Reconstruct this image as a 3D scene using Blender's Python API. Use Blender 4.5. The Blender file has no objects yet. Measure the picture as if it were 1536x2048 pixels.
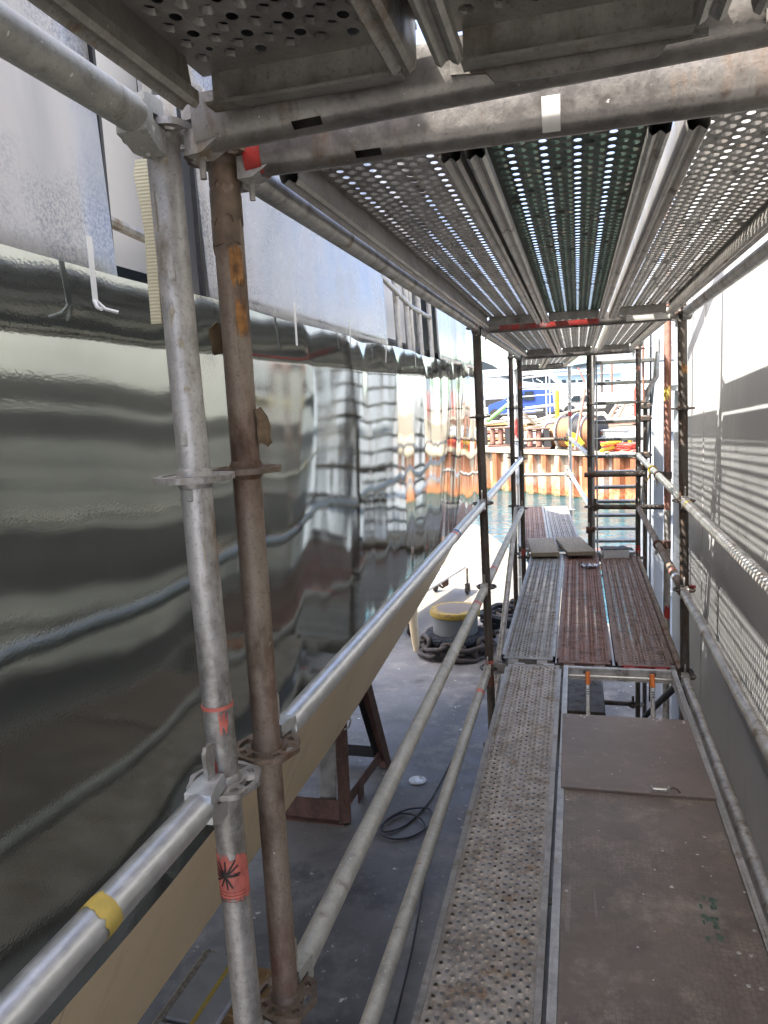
import bpy, math, random
from mathutils import Vector, Matrix, noise
R = math.radians
random.seed(7)
scene = bpy.context.scene
COL = scene.collection

# ------------------------------------------------------------------ camera
CAM = Vector((0.544, 0.0, 1.598))
PITCH, ROLL, YAW, FPX = 1.4264, -0.0486, 0.2604, 1476.9
CROT = Matrix.Rotation(YAW, 3, 'Z') @ Matrix.Rotation(PITCH, 3, 'X') @ Matrix.Rotation(ROLL, 3, 'Z')
cd = bpy.data.cameras.new('camera'); cam = bpy.data.objects.new('camera', cd); COL.objects.link(cam)
cam.matrix_world = Matrix.Translation(CAM) @ CROT.to_4x4()
cd.sensor_fit = 'HORIZONTAL'; cd.sensor_width = 36.0; cd.lens = FPX / 1536 * 36.0
cd.clip_start = 0.02; cd.clip_end = 3000
scene.camera = cam

# ------------------------------------------------------------------ world, sun, exposure
SUN_DIR = Vector((1.0, 0.70, -2.15)).normalized()          # the way the light travels
elev = math.asin(-SUN_DIR.z); azim = math.atan2(-SUN_DIR.x, -SUN_DIR.y)
w = bpy.data.worlds.new('World'); scene.world = w; w.use_nodes = True
nt = w.node_tree; bg = nt.nodes['Background']
sky = nt.nodes.new('ShaderNodeTexSky'); sky.sky_type = 'NISHITA'; sky.sun_disc = False
sky.sun_elevation = elev; sky.sun_rotation = azim % (2 * math.pi); sky.air_density = 0.45; sky.dust_density = 4.0; sky.ozone_density = 0.1
nt.links.new(sky.outputs[0], bg.inputs[0]); bg.inputs[1].default_value = 0.15
sd = bpy.data.lights.new('sun', 'SUN'); sd.energy = 3.3; sd.angle = R(0.4); sd.color = (1.0, 0.955, 0.88)
sun = bpy.data.objects.new('sun', sd); COL.objects.link(sun)
sun.rotation_euler = SUN_DIR.to_track_quat('-Z', 'Y').to_euler(); sun.location = (-6, -5, 14)
scene.view_settings.view_transform = 'Standard'; scene.view_settings.look = 'None'
scene.view_settings.gamma = 1.0; scene.view_settings.exposure = 2.82
scene.render.engine = 'CYCLES'
cy = scene.cycles; cy.max_bounces = 9; cy.diffuse_bounces = 5; cy.glossy_bounces = 4; cy.transmission_bounces = 4
cy.use_denoising = True; cy.caustics_reflective = False; cy.caustics_refractive = False; cy.sample_clamp_indirect = 8.0

def far(px, py, Y):
    """point at distance Y along the yard that the photograph shows at this place"""
    d = CROT @ Vector(((px - 768) / FPX, -(py - 1024) / FPX, -1)); t = (Y - CAM.y) / d.y
    return CAM + d * t

# ------------------------------------------------------------------ mesh builder
class MB:
    def __init__(s): s.v = []; s.f = []
    def add(s, vs, fs):
        o = len(s.v); s.v += [tuple(v) for v in vs]; s.f += [tuple(i + o for i in f) for f in fs]; return s
    def box(s, c, d, m=None):
        hx, hy, hz = d[0] / 2, d[1] / 2, d[2] / 2
        vs = [Vector((x, y, z)) for x in (-hx, hx) for y in (-hy, hy) for z in (-hz, hz)]
        if m is not None: vs = [m @ v for v in vs]
        c = Vector(c)
        return s.add([v + c for v in vs], [(0, 1, 3, 2), (4, 6, 7, 5), (0, 4, 5, 1), (2, 3, 7, 6), (0, 2, 6, 4), (1, 5, 7, 3)])
    def bbox(s, c, d, b=.003, m=None):
        """box with chamfered long edges"""
        hx, hy, hz = d[0] / 2, d[1] / 2, d[2] / 2; b = min(b, hx * .9, hy * .9, hz * .9)
        vs = []
        for z, i in ((-hz, b), (-hz + b, 0), (hz - b, 0), (hz, b)):
            x, y = hx - i, hy - i; e = b if i == 0 else b * .6
            vs += [Vector(p) for p in ((x - e, y, z), (-x + e, y, z), (-x, y - e, z), (-x, -y + e, z), (-x + e, -y, z), (x - e, -y, z), (x, -y + e, z), (x, y - e, z))]
        if m is not None: vs = [m @ v for v in vs]
        c = Vector(c); fs = []
        for k in range(3):
            for j in range(8): a = k * 8; fs.append((a + j, a + (j + 1) % 8, a + 8 + (j + 1) % 8, a + 8 + j))
        fs.append(tuple(range(7, -1, -1))); fs.append(tuple(range(24, 32)))
        return s.add([v + c for v in vs], fs)
    def tube(s, p, q, r, n=16, r2=None, caps=True):
        p, q = Vector(p), Vector(q); d = (q - p).normalized(); r2 = r if r2 is None else r2
        a = d.orthogonal().normalized(); b = d.cross(a); vs = []
        for c, rr in ((p, r), (q, r2)):
            for k in range(n): t = 2 * math.pi * k / n; vs.append(c + a * (rr * math.cos(t)) + b * (rr * math.sin(t)))
        fs = [(k, (k + 1) % n, n + (k + 1) % n, n + k) for k in range(n)]
        if caps: fs += [tuple(range(n - 1, -1, -1)), tuple(range(n, 2 * n))]
        return s.add(vs, fs)
    def path(s, pts, r, n=8, closed=False, rad=None):
        pts = [Vector(p) for p in pts]; m = len(pts); vs = []; fs = []; up = None
        for i, p in enumerate(pts):
            if closed: d = pts[(i + 1) % m] - pts[i - 1]
            else: d = pts[min(i + 1, m - 1)] - pts[max(i - 1, 0)]
            d.normalize()
            if up is None: a = d.orthogonal().normalized()
            else: a = (up - d * up.dot(d)).normalized()
            up = a; b = d.cross(a); rr = rad[i] if rad else r
            for k in range(n): t = 2 * math.pi * k / n; vs.append(p + a * (rr * math.cos(t)) + b * (rr * math.sin(t)))
        for i in range(m if closed else m - 1):
            j = (i + 1) % m
            for k in range(n): fs.append((i * n + k, i * n + (k + 1) % n, j * n + (k + 1) % n, j * n + k))
        if not closed: fs += [tuple(range(n - 1, -1, -1)), tuple(range((m - 1) * n, m * n))]
        return s.add(vs, fs)
    def lathe(s, prof, c=(0, 0, 0), n=24, axis='Z'):
        vs = []; fs = []; c = Vector(c)
        for r, h in prof:
            for k in range(n):
                t = 2 * math.pi * k / n; u, v = r * math.cos(t), r * math.sin(t)
                vs.append(c + Vector((u, v, h) if axis == 'Z' else ((h, u, v) if axis == 'X' else (u, h, v))))
        m = len(prof)
        for i in range(m - 1):
            for k in range(n): fs.append((i * n + k, i * n + (k + 1) % n, (i + 1) * n + (k + 1) % n, (i + 1) * n + k))
        fs += [tuple(range(n - 1, -1, -1)), tuple(range((m - 1) * n, m * n))]
        return s.add(vs, fs)
    def extrude(s, loop, a, b, axis='y', caps=True, stations=None, skip=()):
        """loop of 2-d points swept from a to b along an axis"""
        st = stations or [a, b]; n = len(loop); vs = []; fs = []
        for t in st:
            for u, v in loop: vs.append((u, t, v) if axis == 'y' else ((t, u, v) if axis == 'x' else (u, v, t)))
        for i in range(len(st) - 1):
            for k in range(n):
                if (k, i) in skip: continue
                fs.append((i * n + k, i * n + (k + 1) % n, (i + 1) * n + (k + 1) % n, (i + 1) * n + k))
        if caps: fs += [tuple(range(n - 1, -1, -1)), tuple(range((len(st) - 1) * n, len(st) * n))]
        return s.add(vs, fs)
    def mesh(s, name, mat, ang=35):
        me = bpy.data.meshes.new(name); me.from_pydata(s.v, [], s.f); me.validate()
        import bmesh
        bm = bmesh.new(); bm.from_mesh(me); bmesh.ops.recalc_face_normals(bm, faces=bm.faces); bm.to_mesh(me); bm.free()
        me.polygons.foreach_set('use_smooth', [True] * len(me.polygons)); me.set_sharp_from_angle(angle=R(ang))
        if mat: me.materials.append(mat)
        return me

def thing(name, label, cat, loc=(0, 0, 0), group=None, rz=0):
    o = bpy.data.objects.new(name, None); COL.objects.link(o); o.location = loc; o.rotation_euler.z = rz
    o.empty_display_size = .1; o['label'] = label; o['category'] = cat
    if group: o['group'] = group
    return o
def link(name, me, parent=None, loc=(0, 0, 0), rot=(0, 0, 0), sc=None):
    o = bpy.data.objects.new(name, me); COL.objects.link(o); o.parent = parent; o.location = loc; o.rotation_euler = rot
    if sc: o.scale = sc
    return o
def part(name, mb, mat, parent, loc=(0, 0, 0), rot=(0, 0, 0), ang=35): return link(name, mb.mesh(name, mat, ang), parent, loc, rot)
def single(name, mb, mat, label, cat, group=None, loc=(0, 0, 0), rot=(0, 0, 0), ang=35):
    o = link(name, mb.mesh(name, mat, ang), None, loc, rot); o['label'] = label; o['category'] = cat
    if group: o['group'] = group
    return o
def structure(name, mb, mat, ang=35):
    o = link(name, mb.mesh(name, mat, ang)); o['kind'] = 'structure'; return o

# ------------------------------------------------------------------ materials
class NT:
    def __init__(s, name):
        s.m = bpy.data.materials.new(name); s.m.use_nodes = True; s.t = s.m.node_tree; s.b = s.t.nodes['Principled BSDF']
        tc = s.t.nodes.new('ShaderNodeTexCoord'); oi = s.t.nodes.new('ShaderNodeObjectInfo')
        mul = s.n('ShaderNodeMath', operation='MULTIPLY'); s.l(oi.outputs['Random'], mul.inputs[0]); mul.inputs[1].default_value = 37.0
        add = s.n('ShaderNodeVectorMath', operation='ADD'); s.l(tc.outputs['Object'], add.inputs[0]); s.l(mul.outputs[0], add.inputs[1])
        s.co = add.outputs[0]; s.raw = tc.outputs['Object']
    def n(s, t, **k):
        x = s.t.nodes.new(t)
        for a, v in k.items(): setattr(x, a, v)
        return x
    def l(s, a, b): s.t.links.new(a, b)
    def scaled(s, v, raw=False):
        m = s.n('ShaderNodeMapping'); s.l(s.raw if raw else s.co, m.inputs[0]); m.inputs['Scale'].default_value = v; return m.outputs[0]
    def noise(s, scale, detail=4, rough=.55, co=None, dist=0):
        x = s.n('ShaderNodeTexNoise'); s.l(co or s.co, x.inputs['Vector']); x.inputs['Scale'].default_value = scale
        x.inputs['Detail'].default_value = detail; x.inputs['Roughness'].default_value = rough; x.inputs['Distortion'].default_value = dist
        return x.outputs['Fac']
    def ramp(s, f, lo, hi, a=0.0, b=1.0):
        x = s.n('ShaderNodeMapRange'); x.clamp = True; s.l(f, x.inputs['Value'])
        x.inputs['From Min'].default_value = lo; x.inputs['From Max'].default_value = hi
        x.inputs['To Min'].default_value = a; x.inputs['To Max'].default_value = b; return x.outputs[0]
    def mix(s, f, a, b):
        x = s.n('ShaderNodeMix', data_type='RGBA')
        if isinstance(f, float): x.inputs[0].default_value = f
        else: s.l(f, x.inputs[0])
        for i, v in ((6, a), (7, b)):
            if isinstance(v, tuple): x.inputs[i].default_value = (*v, 1)
            else: s.l(v, x.inputs[i])
        return x.outputs[2]
    def math(s, op, a, b=None):
        x = s.n('ShaderNodeMath', operation=op)
        for i, v in ((0, a), (1, b)):
            if v is None: continue
            if isinstance(v, (int, float)): x.inputs[i].default_value = v
            else: s.l(v, x.inputs[i])
        return x.outputs[0]
    def bump(s, f, st=.3, dist=.005, prev=None):
        x = s.n('ShaderNodeBump'); s.l(f, x.inputs['Height']); x.inputs['Strength'].default_value = st; x.inputs['Distance'].default_value = dist
        if prev: s.l(prev, x.inputs['Normal'])
        return x.outputs[0]
    def out(s, col, rough=.5, metal=0., nrm=None, spec=None):
        for k, v in (('Base Color', col), ('Roughness', rough), ('Metallic', metal)):
            if isinstance(v, tuple): s.b.inputs[k].default_value = (*v, 1)
            elif isinstance(v, (int, float)): s.b.inputs[k].default_value = v
            else: s.l(v, s.b.inputs[k])
        if nrm: s.l(nrm, s.b.inputs['Normal'])
        if spec is not None: s.b.inputs['Specular IOR Level'].default_value = spec
        return s.m

def plain(name, c, rough=.6, metal=0., var=.18, scale=6., bump=.0):
    t = NT(name); f = t.noise(scale, 5); g = t.noise(scale * 9, 3)
    d = tuple(x * (1 - var) for x in c); h = tuple(min(1, x * (1 + var * .6)) for x in c)
    col = t.mix(t.ramp(f, .3, .7), d, h); col = t.mix(t.ramp(g, .55, .8, 0, .35), col, d)
    return t.out(col, rough, metal, t.bump(g, bump, .003) if bump else None)

def steel(name, base, dark, rust=(.16, .07, .035), amt=.0, metal=.55, rough=.45, spots=(.6, .59, .56), spot_amt=.0, zstreak=True, bp=1.0, speck=.5):
    """weathered scaffold steel: zinc spangle, grime, rust, plaster spots"""
    t = NT(name); co = t.scaled((1, 1, .35)) if zstreak else t.co
    big = t.noise(9, 6, .6, co); mid = t.noise(38, 5, .65); fine = t.noise(170, 3, .6)
    col = t.mix(t.ramp(big, .38, .62), dark, base)
    col = t.mix(t.ramp(mid, .42, .72, 0, .55), col, tuple(min(1, x * 1.35) for x in base))
    col = t.mix(t.ramp(fine, .56, .72, 0, speck), col, tuple(x * .55 for x in dark))
    rm = t.ramp(t.noise(14, 7, .68, co), .62 - amt * .35, .74 - amt * .25)
    col = t.mix(rm, col, t.mix(t.ramp(mid, .35, .65), tuple(x * .6 for x in rust), rust))
    sm = t.ramp(t.noise(75, 3, .6), .72 - spot_amt * .07, .74 - spot_amt * .07); col = t.mix(sm, col, spots)
    met = t.math('MULTIPLY', t.math('SUBTRACT', 1.0, t.math('MAXIMUM', rm, sm)), metal)
    rg = t.math('ADD', t.ramp(mid, .3, .7, -.08, .12), t.math('ADD', t.math('MULTIPLY', rm, .3), rough))
    return t.out(col, rg, met, t.bump(fine, .25 * bp, .0012, t.bump(mid, .3 * bp, .0015)))

M = {}
M['galv'] = steel('galvanised steel', (.49, .48, .46), (.23, .22, .20), (.24, .19, .13), .24, .5, .42)
M['galv_new'] = steel('bright galvanised steel', (.66, .68, .70), (.58, .60, .62), (.55, .56, .57), -1.0, .88, .36, spot_amt=-1.5, bp=.08, speck=.04)
M['galv_pale'] = steel('dull zinc tube', (.46, .46, .42), (.33, .335, .31), (.3, .27, .22), .12, .35, .5, (.75, .74, .7), .6)
M['galv_brown'] = steel('grimy brown steel', (.20, .155, .115), (.105, .08, .06), (.15, .075, .04), .35, .25, .58)
M['brown_red'] = steel('brown steel with old red paint', (.26, .215, .165), (.155, .075, .055), (.13, .08, .05), .45, .2, .55)
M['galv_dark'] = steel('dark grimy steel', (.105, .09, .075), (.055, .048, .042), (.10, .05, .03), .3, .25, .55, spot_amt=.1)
M['transom'] = steel('transom steel', (.27, .255, .235), (.15, .14, .13), (.16, .10, .06), .2, .5, .38)
M['red_paint'] = steel('worn red paint', (.42, .035, .028), (.30, .03, .025), (.25, .22, .2), .3, .05, .45)
M['rust_red'] = steel('rusty red tube', (.33, .17, .13), (.22, .115, .09), (.18, .08, .05), .45, .15, .6)
M['red_tape'] = plain('faded red tape', (.62, .17, .13), .5, var=.35, scale=40)
M['orange_paint'] = plain('orange marking paint', (.36, .17, .05), .7, var=.7, scale=55)
M['yellow_tape'] = plain('yellow tape', (.55, .42, .10), .6, var=.2, scale=40)
M['blue_tape'] = plain('blue tape', (.03, .10, .30), .4)
M['white_tape'] = plain('white paper tape', (.72, .72, .68), .7, var=.06)
M['black_ink'] = plain('black marker ink', (.02, .012, .012), .5)
M['green_paint'] = plain('green paint', (.055, .10, .07), .5, var=.5, scale=90)
M['alu'] = steel('aluminium rail', (.50, .49, .46), (.36, .35, .33), (.3, .24, .18), .1, .7, .38)
M['deck_grey'] = steel('grey steel deck', (.27, .265, .25), (.17, .165, .155), (.15, .10, .065), .22, .4, .48, (.5, .5, .48), .1, False)
M['deck_worn'] = steel('worn dirty deck', (.34, .31, .27), (.18, .155, .125), (.22, .15, .095), .2, .45, .40, (.55, .53, .5), .3, False)
M['deck_green'] = steel('green painted deck', (.038, .062, .047), (.02, .036, .028), (.16, .12, .09), .12, .15, .5, spot_amt=-.2, zstreak=False)
M['deck_red'] = steel('red oxide deck', (.215, .108, .085), (.135, .075, .06), (.16, .105, .08), .4, .12, .55, (.5, .48, .45), .35, False)
M['deck_brown'] = steel('brown deck', (.20, .135, .11), (.13, .09, .075), (.14, .09, .06), .3, .15, .55, (.5, .5, .5), .1, False)
M['deck_under'] = steel('deck underside', (.32, .31, .29), (.215, .205, .19), (.2, .15, .11), .08, .45, .42, spot_amt=-.2, zstreak=False)
M['rail_steel'] = steel('deck side rail steel', (.34, .325, .295), (.21, .20, .18), (.2, .15, .10), .16, .5, .38, spot_amt=-.1)
M['rust'] = steel('rusted structural steel', (.12, .065, .05), (.055, .03, .024), (.13, .065, .04), .3, .1, .75, (.4, .4, .38), .2)
M['black_steel'] = plain('black coated steel', (.018, .018, .02), .6)
M['chain'] = steel('chain iron', (.038, .029, .025), (.018, .015, .013), (.06, .034, .024), .2, .3, .6, spot_amt=-.3)
M['rope'] = plain('dark blue rope', (.012, .017, .024), .9, var=.5, scale=70, bump=.8)
M['tread'] = steel('dark stair tread', (.13, .135, .125), (.08, .083, .078), (.1, .08, .06), .1, .3, .4)
M['wood'] = None
M['rubber'] = plain('black rubber', (.015, .015, .016), .55)
M['white_gloss'] = plain('white gelcoat', (.42, .45, .49), .25, var=.06)
M['pale_blue'] = plain('pale blue hull paint', (.25, .36, .44), .3, var=.05)
M['glass_dark'] = plain('dark tinted glass', (.02, .028, .035), .08, var=.1)
M['blue_car'] = plain('blue car paint', (.02, .05, .24), .25, var=.12)
M['white_car'] = plain('white car paint', (.45, .45, .40), .3, var=.05)
M['hose_red'] = plain('red hose', (.42, .04, .025), .5)
M['yellow'] = plain('yellow paint', (.50, .34, .02), .5, var=.12)
M['plastic_white'] = plain('translucent white plastic', (.55, .57, .58), .35, var=.08)
M['crate'] = plain('pale grey plastic', (.36, .39, .39), .5)

def wood(name, a, b):
    t = NT(name); f = t.noise(14, 6, .6, t.scaled((6, .5, 6)), .6); g = t.noise(60, 3, .6, t.scaled((3, .4, 3)))
    col = t.mix(t.ramp(f, .35, .65), a, b); col = t.mix(t.ramp(g, .55, .75, 0, .6), col, tuple(x * .5 for x in a))
    return t.out(col, .78, 0., t.bump(g, .4, .002))
M['wood'] = wood('weathered board', (.20, .17, .125), (.31, .275, .21))
M['wood_new'] = wood('yellow timber', (.26, .15, .06), (.4, .26, .12))
M['plank_pale'] = wood('sunbleached planks', (.30, .255, .19), (.44, .39, .31))

def ply():
    t = NT('resin coated plywood'); big = t.noise(2.3, 6, .62); mid = t.noise(17, 5, .6); fine = t.noise(140, 3)
    col = t.mix(t.ramp(big, .3, .7), (.115, .093, .075), (.19, .158, .13))
    col = t.mix(t.ramp(mid, .5, .8, 0, .5), col, (.25, .22, .18))
    sc = t.noise(30, 3, .5, t.scaled((1, .06, 1)), .3); col = t.mix(t.ramp(sc, .68, .72, 0, .35), col, (.3, .28, .26))
    sp = t.noise(46, 1.5, .4); col = t.mix(t.ramp(sp, .765, .78), col, (.62, .6, .55))
    col = t.mix(t.ramp(t.noise(5.5, 4, .55), .62, .75, 0, .45), col, (.27, .205, .145))
    v = t.n('ShaderNodeTexVoronoi', feature='DISTANCE_TO_EDGE'); t.l(t.raw, v.inputs['Vector']); v.inputs['Scale'].default_value = 62; v.inputs['Randomness'].default_value = .32
    bd = t.noise(7, 7, .7); col = t.mix(t.ramp(bd, .50, .66, 0, .7), col, (.29, .255, .21)); col = t.mix(t.ramp(t.noise(4.1, 7, .7), .56, .68, 0, .6), col, (.075, .06, .05))
    arc = t.noise(12, 4, .6, t.scaled((.5, .5, 1)), 2.5); lin = t.math('ABSOLUTE', t.math('SUBTRACT', arc, .5)); col = t.mix(t.math('MULTIPLY', t.ramp(lin, .0, .008, .45, 0), t.ramp(bd, .45, .6)), col, (.36, .33, .29))
    hexa = t.ramp(v.outputs['Distance'], .02, .14)
    wear = t.ramp(t.noise(3.2, 3), .4, .62, .1, 1.)
    col = t.mix(t.math('MULTIPLY', t.math('SUBTRACT', 1., hexa), t.math('MULTIPLY', wear, .55)), col, (.085, .064, .060))
    return t.out(col, t.ramp(mid, .3, .7, .38, .55), 0., t.bump(t.math('MULTIPLY', hexa, wear), .35, .0012, t.bump(fine, .1, .001)))
M['ply'] = ply()
def ply_lid():
    t = NT('smooth plywood lid'); big = t.noise(3, 6, .62); mid = t.noise(22, 6, .65); fine = t.noise(200, 3)
    col = t.mix(t.ramp(big, .3, .7), (.14, .112, .094), (.20, .163, .138)); col = t.mix(t.ramp(mid, .52, .8, 0, .5), col, (.28, .235, .21))
    sc = t.noise(26, 3, .5, t.scaled((.07, 1.4, 1)), .2); col = t.mix(t.ramp(sc, .67, .71, 0, .4), col, (.34, .31, .3))
    sp = t.noise(60, 1.5, .4); col = t.mix(t.ramp(sp, .75, .77), col, (.6, .58, .55))
    return t.out(col, .48, 0., t.bump(fine, .15, .001))
M['lid'] = ply_lid()

def floor_mat():
    t = NT('dock floor'); big = t.noise(.55, 6, .6); mid = t.noise(3.1, 7, .65); fine = t.noise(26, 4)
    col = t.mix(t.ramp(big, .38, .62), (.05, .049, .047), (.165, .16, .15)); col = t.mix(t.ramp(mid, .50, .72, 0, .75), col, (.26, .25, .235))
    col = t.mix(t.ramp(t.noise(1.7, 7, .7), .55, .7, 0, .75), col, (.035, .034, .034))
    sp = t.noise(9, 3, .6); col = t.mix(t.ramp(sp, .70, .73), col, (.55, .56, .55)); col = t.mix(t.ramp(fine, .66, .74, 0, .5), col, (.42, .42, .4))
    sep = t.n('ShaderNodeSeparateXYZ'); t.l(t.raw, sep.inputs[0])
    col = t.mix(t.ramp(sep.outputs[1], 10.6, 12.2), col, t.mix(t.ramp(mid, .35, .7), (.10, .092, .075), (.16, .148, .12)))   # turns to a warmer, more even grey towards the far end
    return t.out(col, t.ramp(mid, .3, .7, .42, .75), 0., t.bump(fine, .3, .006, t.bump(mid, .3, .01)))
M['floor'] = floor_mat()
def wall_mat(name, a, b, dirt):
    t = NT(name); st = t.noise(5, 6, .6, t.scaled((1, 1, .12))); f = t.noise(30, 5, .65); big = t.noise(1.3, 4)
    col = t.mix(t.ramp(big, .3, .7), a, b); col = t.mix(t.ramp(st, .55, .8, 0, .5), col, dirt); col = t.mix(t.ramp(f, .6, .8, 0, .35), col, dirt)
    st2 = t.noise(11, 5, .65, t.scaled((1, 1, .05))); col = t.mix(t.ramp(st2, .60, .75, 0, .45), col, tuple(x * .8 for x in dirt)); col = t.mix(t.ramp(t.noise(2.2, 6, .7), .58, .72, 0, .3), col, tuple(x * y for x, y in zip(dirt, (.95, .88, .74))))
    return t.out(col, .55, 0., t.bump(big, .25, .03, t.bump(f, .12, .002)))
M['wall'] = wall_mat('primed steel wall', (.32, .325, .325), (.39, .39, .385), (.25, .245, .235))
M['wall_blue'] = wall_mat('blue grey steel', (.26, .285, .31), (.32, .345, .37), (.2, .215, .23))
M['hull'] = wall_mat('hull paint', (.30, .31, .30), (.34, .35, .34), (.25, .25, .25))
def beige():
    t = NT('beige antifouling'); f = t.noise(1.2, 5, .6); g = t.noise(25, 5, .65); st = t.noise(7, 6, .65, t.scaled((1, 1, .12)))
    col = t.mix(t.ramp(f, .3, .7), (.66, .53, .335), (.74, .60, .40)); col = t.mix(t.ramp(g, .52, .8, 0, .35), col, (.52, .41, .26)); col = t.mix(t.ramp(st, .56, .74, 0, .45), col, (.46, .37, .24))
    sep = t.n('ShaderNodeSeparateXYZ'); t.l(t.raw, sep.inputs[0]); seam = t.math('PINGPONG', t.math('ADD', sep.outputs[1], .35), .72)
    col = t.mix(t.ramp(seam, .0, .006, .6, 0), col, (.16, .12, .08))
    return t.out(col, .45, 0., t.bump(g, .08, .003))
M['beige'] = beige()
def film():
    t = NT('dark grey masking film'); pe = t.noise(190, 2, .5); fold = t.noise(2.0, 2, .4, t.scaled((1, 1.5, .4)))
    rip = t.noise(7.5, 4, .6, t.scaled((1, 1, 1.5)), .5); n = t.bump(pe, .045, .0020, t.bump(rip, .008, .012, t.bump(fold, .05, .05)))
    col = t.mix(t.ramp(t.noise(4, 6, .6), .45, .75), (.325, .352, .328), (.375, .40, .375))
    return t.out(col, t.ramp(t.noise(5, 4), .3, .7, .015, .04), .9, n)
M['film'] = film()
def dusty(ca, cb, ra, rb, me):
    t = NT('dusty clear sheet'); sp = t.noise(130, 4, .75); pat = t.noise(2.6, 5, .6); st = t.noise(6, 5, .6, t.scaled((1, 1, .15)))
    m = t.math('MULTIPLY', t.ramp(sp, .42, .60, .1, 1.), t.ramp(pat, .42, .60)); m2 = t.math('MAXIMUM', m, t.ramp(st, .5, .75, 0, .4))
    col = t.mix(m2, ca, cb)
    return t.out(col, t.ramp(pat, .35, .65, ra, rb), me, t.bump(st, .05, .01))
M['dusty'] = dusty((.44, .43, .415), (.17, .185, .215), .5, .3, .05); M['dusty_far'] = dusty((.33, .33, .325), (.13, .14, .16), .34, .14, .12)
def clear():
    t = NT('clear plastic sheet'); st = t.noise(9, 4, .6, t.scaled((1, 2.2, .2))); n = t.bump(st, .5, .02)
    return t.out(t.mix(t.ramp(st, .4, .7), (.22, .225, .225), (.36, .36, .35)), .12, .5, n)
M['clear'] = clear()
def water():
    t = NT('harbour water'); a = t.noise(1.6, 4, .55, t.scaled((.7, 1.6, 1), True), .8); b = t.noise(6, 3, .5, t.scaled((.8, 1.6, 1), True), .4)
    col = t.mix(t.ramp(a, .35, .65), (.006, .036, .05), (.014, .07, .082))
    return t.out(col, .03, 0., t.bump(b, .35, .03, t.bump(a, .5, .16)))
M['water'] = water()
def pile_rust():
    t = NT('rusty sheet piling'); st = t.noise(3.4, 7, .65, t.scaled((1.3, 1.3, .12))); g = t.noise(9, 6, .65); hi = t.noise(1.1, 4, .5, t.scaled((1, 1, .3)))
    col = t.mix(t.ramp(st, .32, .62), (.30, .115, .038), (.15, .045, .018)); oi = t.n('ShaderNodeObjectInfo'); pz = t.math('ADD', hi, t.ramp(oi.outputs['Random'], 0, 1, -.12, .16)); col = t.mix(t.ramp(pz, .47, .56, 0, .95), col, t.mix(t.ramp(st, .4, .6), (.30, .31, .29), (.36, .24, .12))); col = t.mix(t.ramp(g, .52, .68, 0, .8), col, (.26, .075, .03))
    sep = t.n('ShaderNodeSeparateXYZ'); t.l(t.raw, sep.inputs[0])
    low = t.ramp(t.math('ADD', sep.outputs[2], t.math('MULTIPLY', g, .35)), -2.25, -1.95, 1, 0)
    col = t.mix(low, col, t.mix(t.ramp(g, .4, .6), (.30, .07, .025), (.48, .26, .12)))
    low2 = t.ramp(t.math('ADD', sep.outputs[2], t.math('MULTIPLY', g, .2)), -2.56, -2.46, 1, 0); col = t.mix(low2, col, (.06, .065, .03))
    return t.out(col, .8, 0., t.bump(g, .5, .02))
M['pile'] = pile_rust()
M['quay'] = plain('sandy quay top', (.28, .24, .175), .85, var=.2, scale=1.2, bump=.4)
M['terrace'] = plain('dusty yard ground', (.22, .20, .165), .9, var=.2, scale=.8)
def hillm():
    t = NT('pale rocky hillside'); f = t.noise(.09, 8, .65); g = t.noise(.35, 6, .6)
    col = t.mix(t.ramp(f, .42, .58), (.30, .34, .33), (.13, .22, .13)); col = t.mix(t.ramp(g, .5, .7, 0, .6), col, (.38, .41, .41))
    return t.out(col, .95)
M['hill'] = hillm()
def web():
    t = NT('ribbed webbing'); sep = t.n('ShaderNodeSeparateXYZ'); t.l(t.raw, sep.inputs[0])
    s = t.math('SINE', t.math('MULTIPLY', sep.outputs[2], 1150.)); col = t.mix(t.ramp(s, -.6, .8), (.46, .43, .29), (.58, .55, .40))
    return t.out(col, .85, 0., t.bump(s, .2, .0015))
M['web'] = web()

# ------------------------------------------------------------------ the setting: ground, water, quay
mb = MB(); nx = 24; ny = 44
# dock floor slab with a skewed far edge
mb.extrude([(-40, -60), (40, -60), (40, -4), (3.2, -2), (3.2, 5), (1.9, 9.2), (-1.09, 17.7), (-2.3, 21.2), (-9, 24), (-40, 24)], -2.9, -2.0, axis='z')
structure('dock_floor', mb, M['floor'])
mb = MB().add([(-400, -30, -2.7), (400, -30, -2.7), (400, 500, -2.7), (-400, 500, -2.7)], [(0, 1, 2, 3)])
structure('water', mb, M['water'])

Q0, Q1 = Vector((-14.0, 44.5, 0)), Vector((9.5, 24.3, 0))          # line of the quay face
qd = (Q1 - Q0).normalized(); qn = Vector((-qd.y, qd.x, 0))         # qn points away from the camera
mb = MB(); qz = -.86
p = [Q0 + qn * .25 - qd * 20, Q1 + qn * .25 + qd * 20, Q1 + qn * 9 + qd * 20, Q0 + qn * 9 - qd * 20]
mb.extrude([(v.x, v.y) for v in p], -4, qz, axis='z'); structure('quay_top', mb, M['quay'])
p = [Q0 + qn * 9 - qd * 40, Q1 + qn * 9 + qd * 40, Q1 + qn * 260 + qd * 200, Q0 + qn * 260 - qd * 200]
mb = MB().extrude([(v.x, v.y) for v in p], -4, .22, axis='z'); structure('yard_ground', mb, M['terrace'])

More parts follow.
